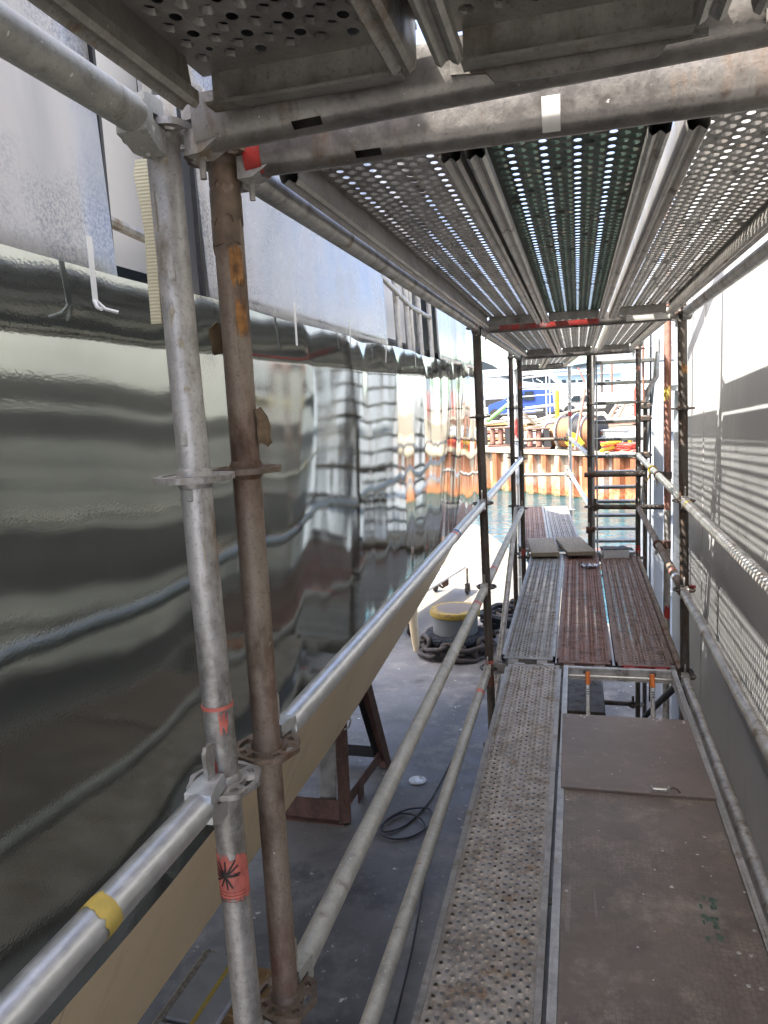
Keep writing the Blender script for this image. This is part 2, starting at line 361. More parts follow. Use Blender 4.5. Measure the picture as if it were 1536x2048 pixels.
wall_t = thing('quay_wall', 'rusty orange sheet pile quay wall across the water', 'quay wall')
L = (Q1 - Q0).length; n = 40; wdt = L / n
mb = MB(); d = .22
prof = [(0, 0), (wdt * .18, 0), (wdt * .32, -d), (wdt * .68, -d), (wdt * .82, 0), (wdt, 0), (wdt, .12), (0, .12)]
mb.extrude(prof, -4.2, qz - .02, axis='z'); pile_me = mb.mesh('sheet_pile', M['pile'])
ang = math.atan2(qd.y, qd.x)
for i in range(n):
    p = Q0 + qd * (wdt * i); o = link('sheet_pile', pile_me, wall_t, (p.x, p.y, random.uniform(-.03, .0)), (0, 0, ang))
mb = MB().box((L / 2, .05, qz + .06), (L, .62, .16)); part('capping_beam', mb, M['quay'], wall_t, (Q0.x, Q0.y, 0), (0, 0, ang))

# hill behind
mb = MB(); gx = 70; gz = 14; vs = []; fs = []
for j in range(gz + 1):
    for i in range(gx + 1):
        x = -190 + 380 * i / gx; v = j / gz; y = 175 + 110 * v
        h = (26 + 16 * noise.noise((x * .012, 3.1, 0)) + 10 * noise.noise((x * .04, 1.7, 2))) * (1 - (1 - v) ** 2.2) + 2.4 * noise.noise((x * .09, y * .09, 5))
        vs.append((x, y, -1.5 + h))
for j in range(gz):
    for i in range(gx): a = j * (gx + 1) + i; fs.append((a, a + 1, a + gx + 2, a + gx + 1))
structure('hill', mb.add(vs, fs), M['hill'])

# ------------------------------------------------------------------ the yacht on the left: hull, masking film, upper panels
def hull_x(y):                                   # side line seen from above
    if y < 5.5: return -.43
    if y < 8.0: return -.43 - .05 * ((y - 5.5) / 2.5) ** 2
    t = min(1, (y - 8.0) / .75); return -.48 - 2.6 * (1 - math.sqrt(max(0, 1 - t * t)))
def rise(y): return 0 if y < 3.4 else .075 * (y - 3.4) ** 1.15
ys = [-3 + .5 * i for i in range(20)] + [6.75, 7, 7.25, 7.5, 7.75, 8, 8.15, 8.3, 8.42, 8.52, 8.6, 8.66, 8.71, 8.74, 8.75]
def section(y):
    x, r = hull_x(y), rise(y); k = min(1, max(0, (y - 3.4) / 5))
    return [(x - .06, 1.92), (x + .04, 1.86), (x, .49 + r * .12), (x - .21 * (1 - .55 * k), .03 + r * .95), (x - .27 * (1 - .5 * k), -.13 + r * 1.15), (x - 1.1, -.55 + r), (-4.0, -.95 + r * .8)]
yacht = thing('yacht', 'grey yacht hull on the left wrapped in dark film, beige below', 'yacht', (0, 0, 0))
def skin(lo, hi, mat, nm):
    vs = []; fs = []
    for y in ys: vs += [(x, y, z) for x, z in section(y)[lo:hi + 1]]
    m = hi - lo + 1
    for i in range(len(ys) - 1):
        for k in range(m - 1): a = i * m + k; fs.append((a, a + 1, a + m + 1, a + m))
    return part(nm, MB().add(vs, fs), mat, yacht, ang=18)
skin(0, 2, M['hull'], 'hull_side'); skin(2, 6, M['beige'], 'hull_bottom')
# deckhouse body behind the panels; its unseen roof is raised to block the sun
mb = MB(); mb.extrude([(-.62, 1.86), (-.62, 2.02), (-.64, 3.30), (-.50, 3.34), (-.50, 3.80), (-1.05, 4.6), (-4.0, 4.9), (-4.0, 1.86)], -3.0, 8.45, axis='y'); part('deckhouse', mb, plain('white deckhouse paint', (.74, .74, .73), .4, var=.05, scale=2), yacht)
mb = MB(); mb.extrude([(-1.7, 4.55), (-2.6, 5.9), (-3.5, 7.6), (-8.0, 9.4), (-8.0, 1.9), (-4.02, 1.9), (-4.02, 4.92)], -3.0, 8.40, axis='y'); part('added_shade_mass', mb, M['white_gloss'], yacht)  # unseen mass added to cast shade over the dock floor by the bollard
mb = MB(); mb.extrude([(-.615, 1.9), (-.60, 1.9), (-.60, 1.985), (-.615, 1.985)], 1.40, 2.05, axis='y'); part('dark_waterway', mb, M['glass_dark'], yacht)
mb = MB(); mb.path([(-.53, 3.9, 1.955), (-.53, 5, 1.95), (-.54, 6.2, 1.95)], .03, 10); part('black_tube', mb, M['rubber'], yacht)
for y in (1.512, 1.70, 1.93): part('window_post', MB().box((-.449 - .012, y, 2.59), (.014, .010, 1.44)), M['black_steel'], yacht)
for y in (4.35, 4.62, 4.72, 5.0, 5.38): part('stanchion', MB().tube((-.47, y, 1.87), (-.50, y, 2.75), .018, 10), M['alu'], yacht)
part('grab_rail', MB().path([(-.47, 3.95, 2.28), (-.47, 4.7, 2.2), (-.48, 5.4, 2.2)], .016, 8), M['alu'], yacht)
part('grab_rail', MB().path([(-.50, 1.53, 2.05), (-.50, 1.72, 2.04), (-.50, 1.91, 2.06)], .014, 8), M['galv'], yacht)
def sheet(nm, y0, y1, mat, lab, cat, z0=1.87, z1=3.34, x0=-.41, lean=.04, amp=.0015, ny=40, nz=18, seed=0, under=0.0):
    vs = []; fs = []
    for j in range(nz + 1):
        for i in range(ny + 1):
            y = y0 + (y1 - y0) * i / ny; z = z0 + (z1 - z0) * j / nz
            x = min(x0, hull_x(y) - .01) - lean * (z - z0) + amp * noise.noise((y * 2.3 + seed, z * 1.1, 0)) + amp * .5 * noise.noise((y * 6 + seed, z * 1.6, 4))
            vs.append((x, y, z))
    for j in range(nz):
        for i in range(ny): a = j * (ny + 1) + i; fs.append((a, a + 1, a + ny + 2, a + ny + 1))
    o = link(nm, MB().add(vs, fs).mesh(nm, mat, 60)); o['label'] = lab; o['category'] = cat
    md = o.modifiers.new('thick', 'SOLIDIFY'); md.thickness = .004; md.offset = 1
    return o
sheet('window_cover', -3, 1.50, M['dusty'], 'dusty grey window panel at far left above the dark film', 'panel', seed=3)
sheet('window_cover', 1.94, 3.96, M['dusty_far'], 'dusty grey window panel between the scaffold posts above the film', 'panel', seed=11)
sheet('plastic_sheet', 5.42, 8.1, M['clear'], 'clear plastic sheet hanging at the far end of the yacht', 'sheet', amp=.02, seed=21)

def film_x(y, z):
    k = min(1, max(0, (y - 2.6) / 4)); t = (z - .47) / 1.42
    a = .0120 + .006 * k
    x = hull_x(y) + .008 + .046 * (z - .49) + .012 * math.sin(2.1 * (z - .49))
    x += a * noise.noise((y * 1.7, z * 1.2, 0)) + a * .35 * noise.noise((y * 3.1, z * 1.2, 7)) + a * .07 * noise.noise((y * 8, z * 2.2, 3))
    x += .005 * k * math.sin(y * 7.5 + .7 * math.sin(z * 3)) * (t ** 2) * (1 if y < 8.1 else .3)
    for yc in (1.62, 2.45, 3.15, 3.76, 4.5, 5.0, 5.6):                      # gathers under the tapes
        dy = (y - yc) / (.05 + .22 * (1 - t)); x += (.006 if yc < 2 else .0028) * math.exp(-dy * dy) * t ** 2
    if t > .9: x -= .012 * (t - .9) * 10
    return x
fy = [-3 + 11.3 * (i / 420) for i in range(421)] + [8.33, 8.38, 8.44, 8.5, 8.55, 8.6, 8.64, 8.68, 8.71]; nz = 96; vs = []; fs = []
for j in range(nz + 1):
    for y in fy:
        t = j / nz; top = 1.885 + .012 * noise.noise((y * 1.4, 9, 0)) + (.02 * noise.noise((y * 3, 1, 0)) if y > 3 else 0)
        bot = .475 + rise(y) * .13 + .006 * noise.noise((y * 2, 4, 0)); z = bot + (top - bot) * t
        vs.append((film_x(y, z), y, z))
m = len(fy)
for j in range(nz):
    for i in range(m - 1): a = j * m + i; fs.append((a, a + 1, a + m + 1, a + m))
fo = link('masking_film', MB().add(vs, fs).mesh('masking_film', M['film'], 180)); fo['label'] = 'glossy dark grey masking film stretched along the yacht side'; fo['category'] = 'film'
for i, (y, z0, z1, curl, lab) in enumerate([(1.256, 1.815, 1.935, 1, 'white tape strip with curled split end on film at far left'), (2.30, 1.80, 1.935, 0, 'longest straight white tape strip on the film right of the brown post'),
        (2.90, 1.83, 1.942, 0, 'second white tape strip right of the brown post'), (3.46, 1.795, 1.955, 0, 'slanted white tape strip, third right of the brown post'),
        (4.14, 1.80, 1.97, 0, 'thin white tape strip by the black tube'), (4.6, 1.81, 1.97, 0, 'thin white tape strip before the clear plastic sheet')]):
    mb = MB(); wv = .016 if i < 2 else .013
    x = -.334 - (.0 if y < 5.5 else .02); dz = (z1 - z0); ln = -.05 if i == 3 else .0
    mb.extrude([(y - wv / 2 + ln * 0, z0), (y + wv / 2, z0), (y + wv / 2 - ln, z1), (y - wv / 2 - ln, z1)], x, x + .0012, axis='x')
    if curl:
        for s in (-1, 1):
            mb.path([(x, y + s * .003, z0 + .003), (x + .012, y + s * .012, z0 - .012), (x + .03, y + s * .026, z0 - .018)], .0035, 5)
    single('tape_strip', mb, M['white_tape'], lab, 'tape', 'tapes holding the film')

# ------------------------------------------------------------------ the steel wall on the right
def wx(y): return 1.285 + .026 * (y - 3.6)
mb = MB(); y0, y1 = -.6, 6.05
mb.extrude([(wx(y0), y0), (wx(y1), y1), (wx(y1) + .35, y1), (wx(y0) + .35, y0)], -2.0, 4.2, axis='z')
wt = thing('steel_wall', 'tall pale grey steel wall on the right in dappled sunlight', 'wall')
part('plate', mb, M['wall'], wt)
mb = MB().extrude([(wx(y1) + .05, y1), (wx(7.65) + .05, 7.65), (wx(7.65) + .4, 7.65), (wx(y1) + .4, y1)], -2.0, 4.2, axis='z'); part('end_plate', mb, M['wall_blue'], wt)  # shade on the far wall put into the colour as blue grey
part('rib', MB().box((wx(6.75) + .045, 6.75, 1.1), (.03, .07, 6.0)), M['wall_blue'], wt)
part('ledge', MB().box((wx(6.9) + .03, 6.9, 1.62), (.07, 1.3, .05)), M['wall_blue'], wt)
part('weld_seam', MB().box((wx(5.1) - .002, 5.1, 1.1), (.008, .012, 6.1)), M['wall'], wt)
part('weld_seam', MB().box((wx(2.6) - .002, 2.6, 1.1), (.008, .012, 6.1)), M['wall'], wt)

# ------------------------------------------------------------------ scaffold parts
TR = .02415
def rosette_mesh(mat):
    na = 80; rad = [TR, .031, .0345, .040, .0455, .0505, .0545, 1.0]; th = .0046
    def outer(a):
        c = math.cos(4 * a); return .0595 + .0022 * math.cos(8 * a) - .0012 * c
    def hole(ri, ai):
        a = (2 * math.pi * (ai + .5) / na) % (math.pi / 2); r = (rad[ri] + min(rad[ri + 1], .06)) / 2
        big = min(a, math.pi / 2 - a) < .40 and .0345 <= r <= .0505
        small = abs(a - math.pi / 4) < .19 and .040 <= r <= .0505
        return big or small
    nr = len(rad); V = []; F = []
    def P(ri, ai, z):
        a = 2 * math.pi * (ai % na) / na; r = rad[ri] if ri < nr - 1 else outer(a); return (r * math.cos(a), r * math.sin(a), z)
    for z in (th, -th):
        for ri in range(nr):
            for ai in range(na): V.append(P(ri, ai, z))
    I = lambda ri, ai, k: k * nr * na + ri * na + ai % na
    for ri in range(nr - 1):
        for ai in range(na):
            if hole(ri, ai): continue
            F.append((I(ri, ai, 0), I(ri + 1, ai, 0), I(ri + 1, ai + 1, 0), I(ri, ai + 1, 0)))
            F.append((I(ri, ai, 1), I(ri, ai + 1, 1), I(ri + 1, ai + 1, 1), I(ri + 1, ai, 1)))
            for (a, b, nb) in (((ri, ai), (ri, ai + 1), (ri - 1, ai)), ((ri + 1, ai + 1), (ri + 1, ai), (ri + 1, ai)), ((ri + 1, ai), (ri, ai), (ri, ai - 1)), ((ri, ai + 1), (ri + 1, ai + 1), (ri, ai + 1))):
                r2, a2 = nb
                if r2 < 0 or r2 >= nr - 1 or hole(r2, a2 % na): F.append((I(*a, 0), I(*b, 0), I(*b, 1), I(*a, 1)))
    mb = MB().add(V, F)
    mb.lathe([(TR, -.016), (TR + .0035, -.010), (TR + .0045, 0), (TR + .0035, .010), (TR, .016)], n=20)
    return mb.mesh('rosette', mat, 40)
ROS = {}
def rosette(mat):
    if mat not in ROS: ROS[mat] = rosette_mesh(M[mat])
    return ROS[mat]
def standard(label, x, y, mat, z0=-2.0, z1=2.06, lean=(0, 0), zs=None, rmat=None, joint=None, group='upright scaffold standards', bands=(), base=True):
    """upright tube with its rosettes; lean is metres of shift per metre of height about z = 1"""
    t = thing('scaffold_standard', label, 'scaffold post', (x, y, z0), group)
    at = lambda z: Vector((lean[0] * (z - 1), lean[1] * (z - 1), z - z0))
    mb = MB(); zj = joint
    mb.tube(at(z0 + .02), at(z1), TR, 28)
    part('tube', mb, M[mat], t)
    if joint: part('spigot_collar', MB().tube(at(joint - .006), at(joint + .0), TR + .0016, 28), M['red_tape'], t)
    sh = lambda z: (lean[0] * (z - 1), lean[1] * (z - 1), z - z0)
    for z in (zs if zs is not None else [-1.5, -1, -.5, 0, .5, 1, 1.5, 2]):
        link('rosette', rosette(rmat or mat), t, sh(z))
    if base:
        part('base_plate', MB().box((at(z0).x, at(z0).y, .006), (.15, .15, .012)).tube(at(z0 + .012), at(z0 + .22), .019, 14), M['galv_dark'], t)
    for z, h, m in bands: part('paint_band', ragged(at(z - h / 2), at(z + h / 2), TR + .0006, int(abs(z) * 771 + 3)), M[m], t)
    return t, at
def head(mb, d, s, o):
    """wedge head at the tube end: two jaws round the rosette, o = standard axis, s*d points into the tube"""
    d = Vector((d.x, d.y, 0)).normalized() * s; sd = Vector((-d.y, d.x, 0))
    def ring(dist, hw, zt, zb): return [o + d * dist + sd * hw + Vector((0, 0, zt)), o + d * dist - sd * hw + Vector((0, 0, zt)), o + d * dist - sd * hw + Vector((0, 0, zb)), o + d * dist + sd * hw + Vector((0, 0, zb))]
    for prof in (((.030, .017, .030, .0065), (.056, .020, .030, .0065), (.088, .0225, .0235, .002)), ((.030, .017, -.0065, -.040), (.056, .020, -.0065, -.040), (.088, .0225, .004, -.0235))):
        vs = []
        for r in prof: vs += ring(*r)
        fs = [(3, 2, 1, 0), (8, 9, 10, 11)]
        for k in range(2):
            for j in range(4): fs.append((k * 4 + j, k * 4 + (j + 1) % 4, k * 4 + 4 + (j + 1) % 4, k * 4 + 4 + j))
        mb.add(vs, fs)
    vs = ring(.066, .021, .0068, -.0068) + ring(.088, .0225, .012, -.012); mb.add(vs, [(0, 1, 2, 3), (4, 7, 6, 5), (0, 4, 5, 1), (1, 5, 6, 2), (2, 6, 7, 3), (3, 7, 4, 0)])
def wedge(d, s, o, up=.075):
    d = Vector((d.x, d.y, 0)).normalized() * s; mb = MB(); sd = Vector((-d.y, d.x, 0)); c = o + d * .046; w = .0032
    pr = [(-.010, -.045), (.006, -.045), (.014, up), (.008, up + .008), (-.008, up + .008), (-.013, up)]
    vs = [c + d * u + sd * (k * w) + Vector((0, 0, v)) for k in (-1, 1) for u, v in pr]; n = 6
    fs = [tuple(range(5, -1, -1)), tuple(range(6, 12))] + [(j, (j + 1) % n, n + (j + 1) % n, n + j) for j in range(n)]
    return mb.add(vs, fs)
def ledger(label, p, q, mat, hmat=None, group='scaffold rails', bands=(), h0=True, h1=True, cat='scaffold rail', r=TR):
    p, q = Vector(p), Vector(q); d = q - p; u = d.normalized()
    t = thing('scaffold_rail', label, cat, p, group)
    a = u * (.084 if h0 else 0); b = d - u * (.084 if h1 else 0)
    part('tube', MB().tube(a, b, r, 28), M[mat], t)
    for s, o, on in ((1, Vector((0, 0, 0)), h0), (-1, d, h1)):
        if not on: continue
        mb = MB(); head(mb, u, s, o); part('wedge_head', mb, M[hmat or mat], t); part('wedge', wedge(u, s, o), M['galv' if mat != 'galv_dark' else 'galv_dark'], t)
    for dist, ln, m in bands:
        c = u * dist if dist > 0 else d + u * dist
        part('tape_band', ragged(c - u * ln / 2, c + u * ln / 2, r + .0007, int(abs(dist) * 991)), M[m], t)
    return t
def ragged(p, q, r, seed, n=26):
    rng = random.Random(seed); p, q = Vector(p), Vector(q); d = (q - p).normalized(); a = d.orthogonal().normalized(); b = d.cross(a); vs = []; ln = (q - p).length
    w0 = [rng.uniform(0, .22) * ln for _ in range(n)]; w1 = [rng.uniform(0, .22) * ln for _ in range(n)]
    for k in range(n):
        t = 2 * math.pi * k / n; o = a * math.cos(t) + b * math.sin(t); rr = r + rng.uniform(-.0002, .0005); vs += [p + d * w0[k] + o * rr, q - d * w1[k] + o * rr]
    return MB().add(vs, [(2 * k, 2 * k + 1, (2 * k + 3) % (2 * n), (2 * k + 2) % (2 * n)) for k in range(n)])
def coupler(label, p, axis1, axis2, mat='galv_dark', parent=None):
    """two tube clamps back to back with bolts"""
    t = thing('tube_coupler', label, 'coupler', p, 'clamps joining the tubes')
    for ax, off in ((Vector(axis1).normalized(), -1), (Vector(axis2).normalized(), 1)):
        nrm = Vector((1, 0, 0)) if abs(ax.x) < .5 else Vector((0, 1, 0)); c = nrm * (off * .028)
        part('clamp', MB().tube(c - ax * .026, c + ax * .026, .034, 16), M[mat], t)
        sd = ax.cross(nrm).normalized(); part('bolt', MB().tube(c + sd * .02 + nrm * off * .01, c + sd * .075 + nrm * off * .01, .007, 8).tube(c + sd * .05 + nrm * off * .01, c + sd * .064 + nrm * off * .01, .013, 6), M['galv'], t)
    return t
def transom(label, p, q, mat='transom', slots=(), group='deck carrying transoms', tape=None):
    """rounded U section that the decks hook into, with drain slots"""
    p, q = Vector(p), Vector(q); d = q - p; ln = d.length; t = thing('deck_transom', label, 'transom', p, group, math.atan2(d.y, d.x))
    loop = [(-.027, .034), (-.027, -.012), (-.023, -.025), (-.014, -.033), (0, -.036), (.014, -.033), (.023, -.025), (.027, -.012), (.027, .034), (.022, .034), (.022, .0), (-.022, .0), (-.022, .034)]
    st = sorted({.05, ln - .05} | {s for a in slots for s in a}); skip = set()
    for a, b in slots: skip.add((2, st.index(a)))
    part('channel', MB().extrude(loop, 0, 0, axis='x', stations=st, skip=skip), M[mat], t)
    for s, o in ((1, 0), (-1, ln)):
        mb = MB(); head(mb, Vector((1, 0, 0)), s, Vector((o, 0, 0))); part('wedge_head', mb, M['galv' if mat == 'transom' else mat], t)
        mb = wedge(Vector((1, 0, 0)), s, Vector((o, 0, 0)), .05); mb.tube((o + s * .046, 0, -.045), (o + s * .046, 0, -.07), .005, 8); part('wedge', mb, M['galv'], t)
    return t

# ---- perforated decks
DL, DW = 2.98, .318
def plate_mesh(mat, length, small):
    cols, px = 13, .0201; rows = int((length - .06) / .040); py = (length - .06) / rows; V = []; F = []; z0 = 0.0
    hw = DW / 2 - .012; x0 = -cols * px / 2
    def quad(a, b, c, d): o = len(V); V.extend([a, b, c, d]); F.append((o, o + 1, o + 2, o + 3))
    for s in (-1, 1):
        a, b = sorted((s * hw, s * -x0)); quad((a, -length / 2, z0), (b, -length / 2, z0), (b, length / 2, z0), (a, length / 2, z0))
        ya, yb = sorted((s * length / 2, s * (length / 2 - .03))); quad((x0, ya, z0), (-x0, ya, z0), (-x0, yb, z0), (x0, yb, z0))
    for c in range(cols):
        xa = x0 + c * px; off = 0 if c % 2 == 0 else .5
        if off:
            for yy in (-length / 2 + .03, length / 2 - .03 - py / 2): quad((xa, yy, z0), (xa + px, yy, z0), (xa + px, yy + py / 2, z0), (xa, yy + py / 2, z0))
        for r in range(rows - (1 if off else 0)):
            ya = -length / 2 + .03 + (r + off) * py; cx, cyy = xa + px / 2, ya + py / 2
            o = len(V); open_col = c % 3 == 1
            V.extend([(xa + px, cyy, z0), (xa + px, ya + py, z0), (cx, ya + py, z0), (xa, ya + py, z0), (xa, cyy, z0), (xa, ya, z0), (cx, ya, z0), (xa + px, ya, z0)])
            ra, rb, h = (.0086, .0074, -.0012) if open_col else (.0099, .0082, .0068)
            if small: ra, rb, h = (.0080, .0060, -.0020) if open_col else (.0094, .0052, .0042)
            if random.random() < .05: rb *= .6
            for rr, zz in ((ra, z0), (rb, z0 + h)):
                for k in range(8): t = math.pi * k / 4; V.append((cx + rr * math.cos(t), cyy + rr * 1.22 * math.sin(t), zz))
            for k in range(8):
                k2 = (k + 1) % 8; F.append((o + k, o + k2, o + 8 + k2, o + 8 + k)); F.append((o + 8 + k, o + 8 + k2, o + 16 + k2, o + 16 + k))
    me = bpy.data.meshes.new('plate'); me.from_pydata(V, [], F); me.materials.append(mat)
    me.polygons.foreach_set('use_smooth', [True] * len(me.polygons)); me.set_sharp_from_angle(angle=R(50)); return me
PLATES = {}; RAILS = {}
def deck(label, xc, y0, y1, ztop, top, side, group, rz=0, org=None, rim_red=False, latch=False):
    ln = y1 - y0; yc = (y0 + y1) / 2
    t = thing('scaffold_deck', label, 'scaffold deck', (xc, yc, ztop) if org is None else org, group, rz)
    key = (top, round(ln, 2), ztop < 1)
    if key not in PLATES: PLATES[key] = plate_mesh(M[top], ln, ztop < 1)
    link('perforated_plate', PLATES[key], t, (0, 0, -.003))
    key = (side, round(ln, 2))
    if key not in RAILS:
        a = DW / 2 - .013
        loop = [(a + .013, .0005), (a + .013, -.052), (a + .0105, -.062), (a + .004, -.066), (a - .002, -.060), (a - .006, -.059), (a - .010, -.063), (a - .016, -.066), (a - .021, -.060), (a - .021, -.046), (a - .012, -.040), (a - .0085, -.012), (a - .006, .0005)]
        RAILS[key] = [MB().extrude([(s * u, v) for u, v in loop], -ln / 2 + .06, ln / 2 - .06, axis='y', caps=False).mesh('side_rail', M[side], 30) for s in (-1, 1)]
        mb = MB().box((0, 0, -.026), (DW - .055, .004, .050)).box((0, .012, -.049), (DW - .055, .026, .004)); RAILS[key].append(mb.mesh('end_plate', M[side]))
        c = MB().extrude([(0, -.005), (.03, -.004), (.052, -.012), (.056, -.034), (.048, -.036), (.046, -.018), (.028, -.014), (0, -.03)], -.03, .03, axis='x'); RAILS[key].append(c.mesh('claw', M['red_paint' if rim_red else side]))
    rm = RAILS[key]
    for k in (0, 1): link('side_rail', rm[k], t)
    for s in (-1, 1):
        if rim_red and s == -1:
            part('end_plate', MB().box((0, 0, -.026), (DW - .055, .004, .050)).box((0, .012, -.049), (DW - .055, .026, .004)), M['red_paint'], t, (0, s * (ln / 2 - .004), 0))
        else: link('end_plate', rm[2], t, (0, s * (ln / 2 - .004), 0), (0, 0, 0 if s == -1 else math.pi))
        for x in (-.085, .085): link('claw', rm[3], t, (x, s * (ln / 2 - .004), 0), (0, 0, 0 if s == 1 else math.pi))
    if latch:
        mb = MB(); y = ln / 2 + .006
        pts = [(-.15, .006), (-.15, -.016), (-.105, -.020), (-.095, -.032), (-.04, -.034), (.04, -.033), (.095, -.031), (.105, -.020), (.15, -.018), (.15, .004), (.11, .008), (.1, -.004), (-.1, -.006), (-.11, .008)]
        mb.extrude([(u, v - .032) for u, v in pts], y, y + .007, axis='y'); part('locking_bar', mb, M['transom'], t)
        for x in (-.127, .127): part('rivet', MB().lathe([(.0, .0), (.008, .0), (.006, .004), (.0, .005)], (x, y + .0072, -.038), 10, 'Y'), M['galv'], t)
    return t

# ------------------------------------------------------------------ uprights
Y0, Y1, Y2, Y3 = 1.027, 1.15, 4.28, 7.44
A, atA = standard('mottled grey front post with orange printed sticker near its foot', -.022, Y0, 'galv', lean=(-.014, 0), joint=1.135, z1=2.045)
B, atB = standard('brown front post with worn red paint, just right of the grey one', 0, Y1, 'brown_red', z1=2.03, rmat='galv_brown')
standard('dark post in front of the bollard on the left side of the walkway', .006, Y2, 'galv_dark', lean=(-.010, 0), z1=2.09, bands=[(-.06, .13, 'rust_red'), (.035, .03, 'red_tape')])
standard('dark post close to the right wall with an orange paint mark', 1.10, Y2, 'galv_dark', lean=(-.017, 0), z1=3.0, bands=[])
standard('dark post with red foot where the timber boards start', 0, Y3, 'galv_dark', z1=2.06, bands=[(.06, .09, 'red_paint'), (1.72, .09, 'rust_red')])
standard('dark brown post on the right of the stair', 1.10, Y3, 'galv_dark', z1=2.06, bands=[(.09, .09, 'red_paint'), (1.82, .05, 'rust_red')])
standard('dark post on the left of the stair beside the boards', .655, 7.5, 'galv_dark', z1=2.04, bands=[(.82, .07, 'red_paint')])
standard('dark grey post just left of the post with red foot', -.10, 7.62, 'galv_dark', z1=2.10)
standard('pale grey post at the far right corner of the last walkway bay', .44, 10.68, 'galv_pale', z0=-2.9, z1=2.03, bands=[(1.34, .08, 'red_paint')], base=False)
FLp, _ = standard('white and red marked post at the far left corner of the last bay', -.30, 10.72, 'galv_pale', z0=-2.9, z1=2.03, bands=[(1.18, .32, 'red_paint'), (1.72, .2, 'white_tape')], base=False)
# orange paint splashes and torn tape on the near posts
def patch(parent, at, z0, z1, a0, a1, mat, name, jag=.25, off=.0011, n=9, seed=0):
    """thin flake wrapped on the tube between two angles, with ragged edges"""
    vs = []; fs = []; rng = random.Random(seed)
    for i in range(n + 1):
        a = a0 + (a1 - a0) * i / n; h = (z1 - z0) * jag
        for z in (z0 + rng.uniform(0, h), z1 - rng.uniform(0, h)):
            c = at(z); vs += [(c.x + (TR + off) * math.cos(a), c.y + (TR + off) * math.sin(a), c.z), (c.x + (TR + .0001) * math.cos(a), c.y + (TR + .0001) * math.sin(a), c.z)]
    for i in range(n):
        o = i * 4; q = o + 4; fs += [(o, q, q + 2, o + 2), (o, o + 1, q + 1, q), (o + 2, q + 2, q + 3, o + 3)]
    fs += [(0, 2, 3, 1), (n * 4, n * 4 + 1, n * 4 + 3, n * 4 + 2)]
    return part(name, MB().add(vs, fs), mat, parent)
F_ = -math.pi / 2                                                     # angle that faces the camera
patch(A, atA, .795, .885, F_ - 1.35, F_ + 1.75, M['red_tape'], 'sticker', .16, .0010, 26, 3)
def stroke(z0, a0, z1, a1, wz, parent, at, off=.0021):
    vs = []; n = 6; L_ = math.hypot(z1 - z0, (a1 - a0) * TR); nz, na = (a1 - a0) * TR / L_, -(z1 - z0) / L_
    for i in range(n + 1):
        f = i / n; z = z0 + (z1 - z0) * f; a = a0 + (a1 - a0) * f; wd = wz * (1 - .35 * abs(f - .35))
        for s in (-1, 1):
            zz = z + s * nz * wd; aa = a + s * na * wd / TR; c = at(zz); vs.append((c.x + (TR + off) * math.cos(aa), c.y + (TR + off) * math.sin(aa), c.z))
    return vs, [(2 * i, 2 * i + 1, 2 * i + 3, 2 * i + 2) for i in range(n)]
mb = MB(); zc, ac = .846, F_ - .05
for dz, da in ((.020, -.95), (.024, -.45), (.026, .05), (.028, .72), (.018, .85), (.004, .98), (.0, .9), (-.004, -1.0), (-.014, -.9), (-.020, -.35), (-.024, .1), (-.021, .42), (.008, -1.0)):
    mb.add(*stroke(zc, ac, zc + dz, ac + da, .0016, A, atA))
part('marker_scribble', mb, M['black_ink'], A)
mb = MB()
for z in (.817, .811, .805, .800): mb.add(*stroke(z, F_ - .95, z, F_ + 1.2, .0006, A, atA, .0018))
part('print_lines', mb, plain('dark red print', (.30, .04, .03), .5), A)
for z, a in ((1.56, F_ + .05), (1.475, F_ + .05)): part('pressed_mark', MB().bbox((atA(z).x + TR * math.cos(a), atA(z).y + TR * math.sin(a), atA(z).z), (.011, .003, .019), .002), M['galv_pale'], A)
patch(A, atA, 1.085, 1.13, F_ + .5, F_ + 1.1, M['red_tape'], 'paint_mark', .5, seed=4)
patch(A, atA, 1.025, 1.05, F_ - .5, F_ + .1, M['red_tape'], 'paint_mark', .5, seed=5)
patch(A, atA, 1.79, 1.81, F_ + .1, F_ + .5, M['galv_pale'], 'plaster_splash', .5, seed=6)
for k, (z, a, h, wd) in enumerate(((1.86, -.35, .07, .10), (1.72, -.05, .05, .3), (1.69, .3, .02, .35), (1.63, .35, .012, .4), (1.36, .6, .05, .12), (1.95, .5, .03, .2))): patch(A, atA, z, z + h, F_ + a, F_ + a + wd, plain('cream plaster', (.42, .38, .29), .85, var=.3, scale=90), 'plaster_splash', .6, .0009, 6, 40 + k)
patch(B, atB, 1.795, 1.865, F_ + .35, F_ + 1.25, M['orange_paint'], 'paint_mark', .3, .0008, 22, seed=7)
patch(B, atB, 1.715, 1.785, F_ + .5, F_ + 1.3, M['orange_paint'], 'paint_mark', .35, .0008, 22, seed=8)
def rag(parent, at, z, a, seed, w=.02, h=.06):
    rng = random.Random(seed); vs = []; fs = []
    for i in range(5):
        for j in range(4):
            r = TR + .001 + (.003 + .016 * (j / 3)) * (1 if i > 0 else .4) + rng.uniform(-.002, .003); zz = z - h * i / 4 + rng.uniform(-.004, .004); aa = a + (j / 3 - .3) * .5 + rng.uniform(-.06, .06)
            c = at(zz); vs.append((c.x + r * math.cos(aa), c.y + r * math.sin(aa), c.z))
    for i in range(4):
        for j in range(3): k = i * 4 + j; fs.append((k, k + 1, k + 5, k + 4))
    o = part('torn_tape', MB().add(vs, fs), plain('dried brown tape', (.17, .12, .07), .8, var=.4, scale=50), parent); md = o.modifiers.new('t', 'SOLIDIFY'); md.thickness = .0012
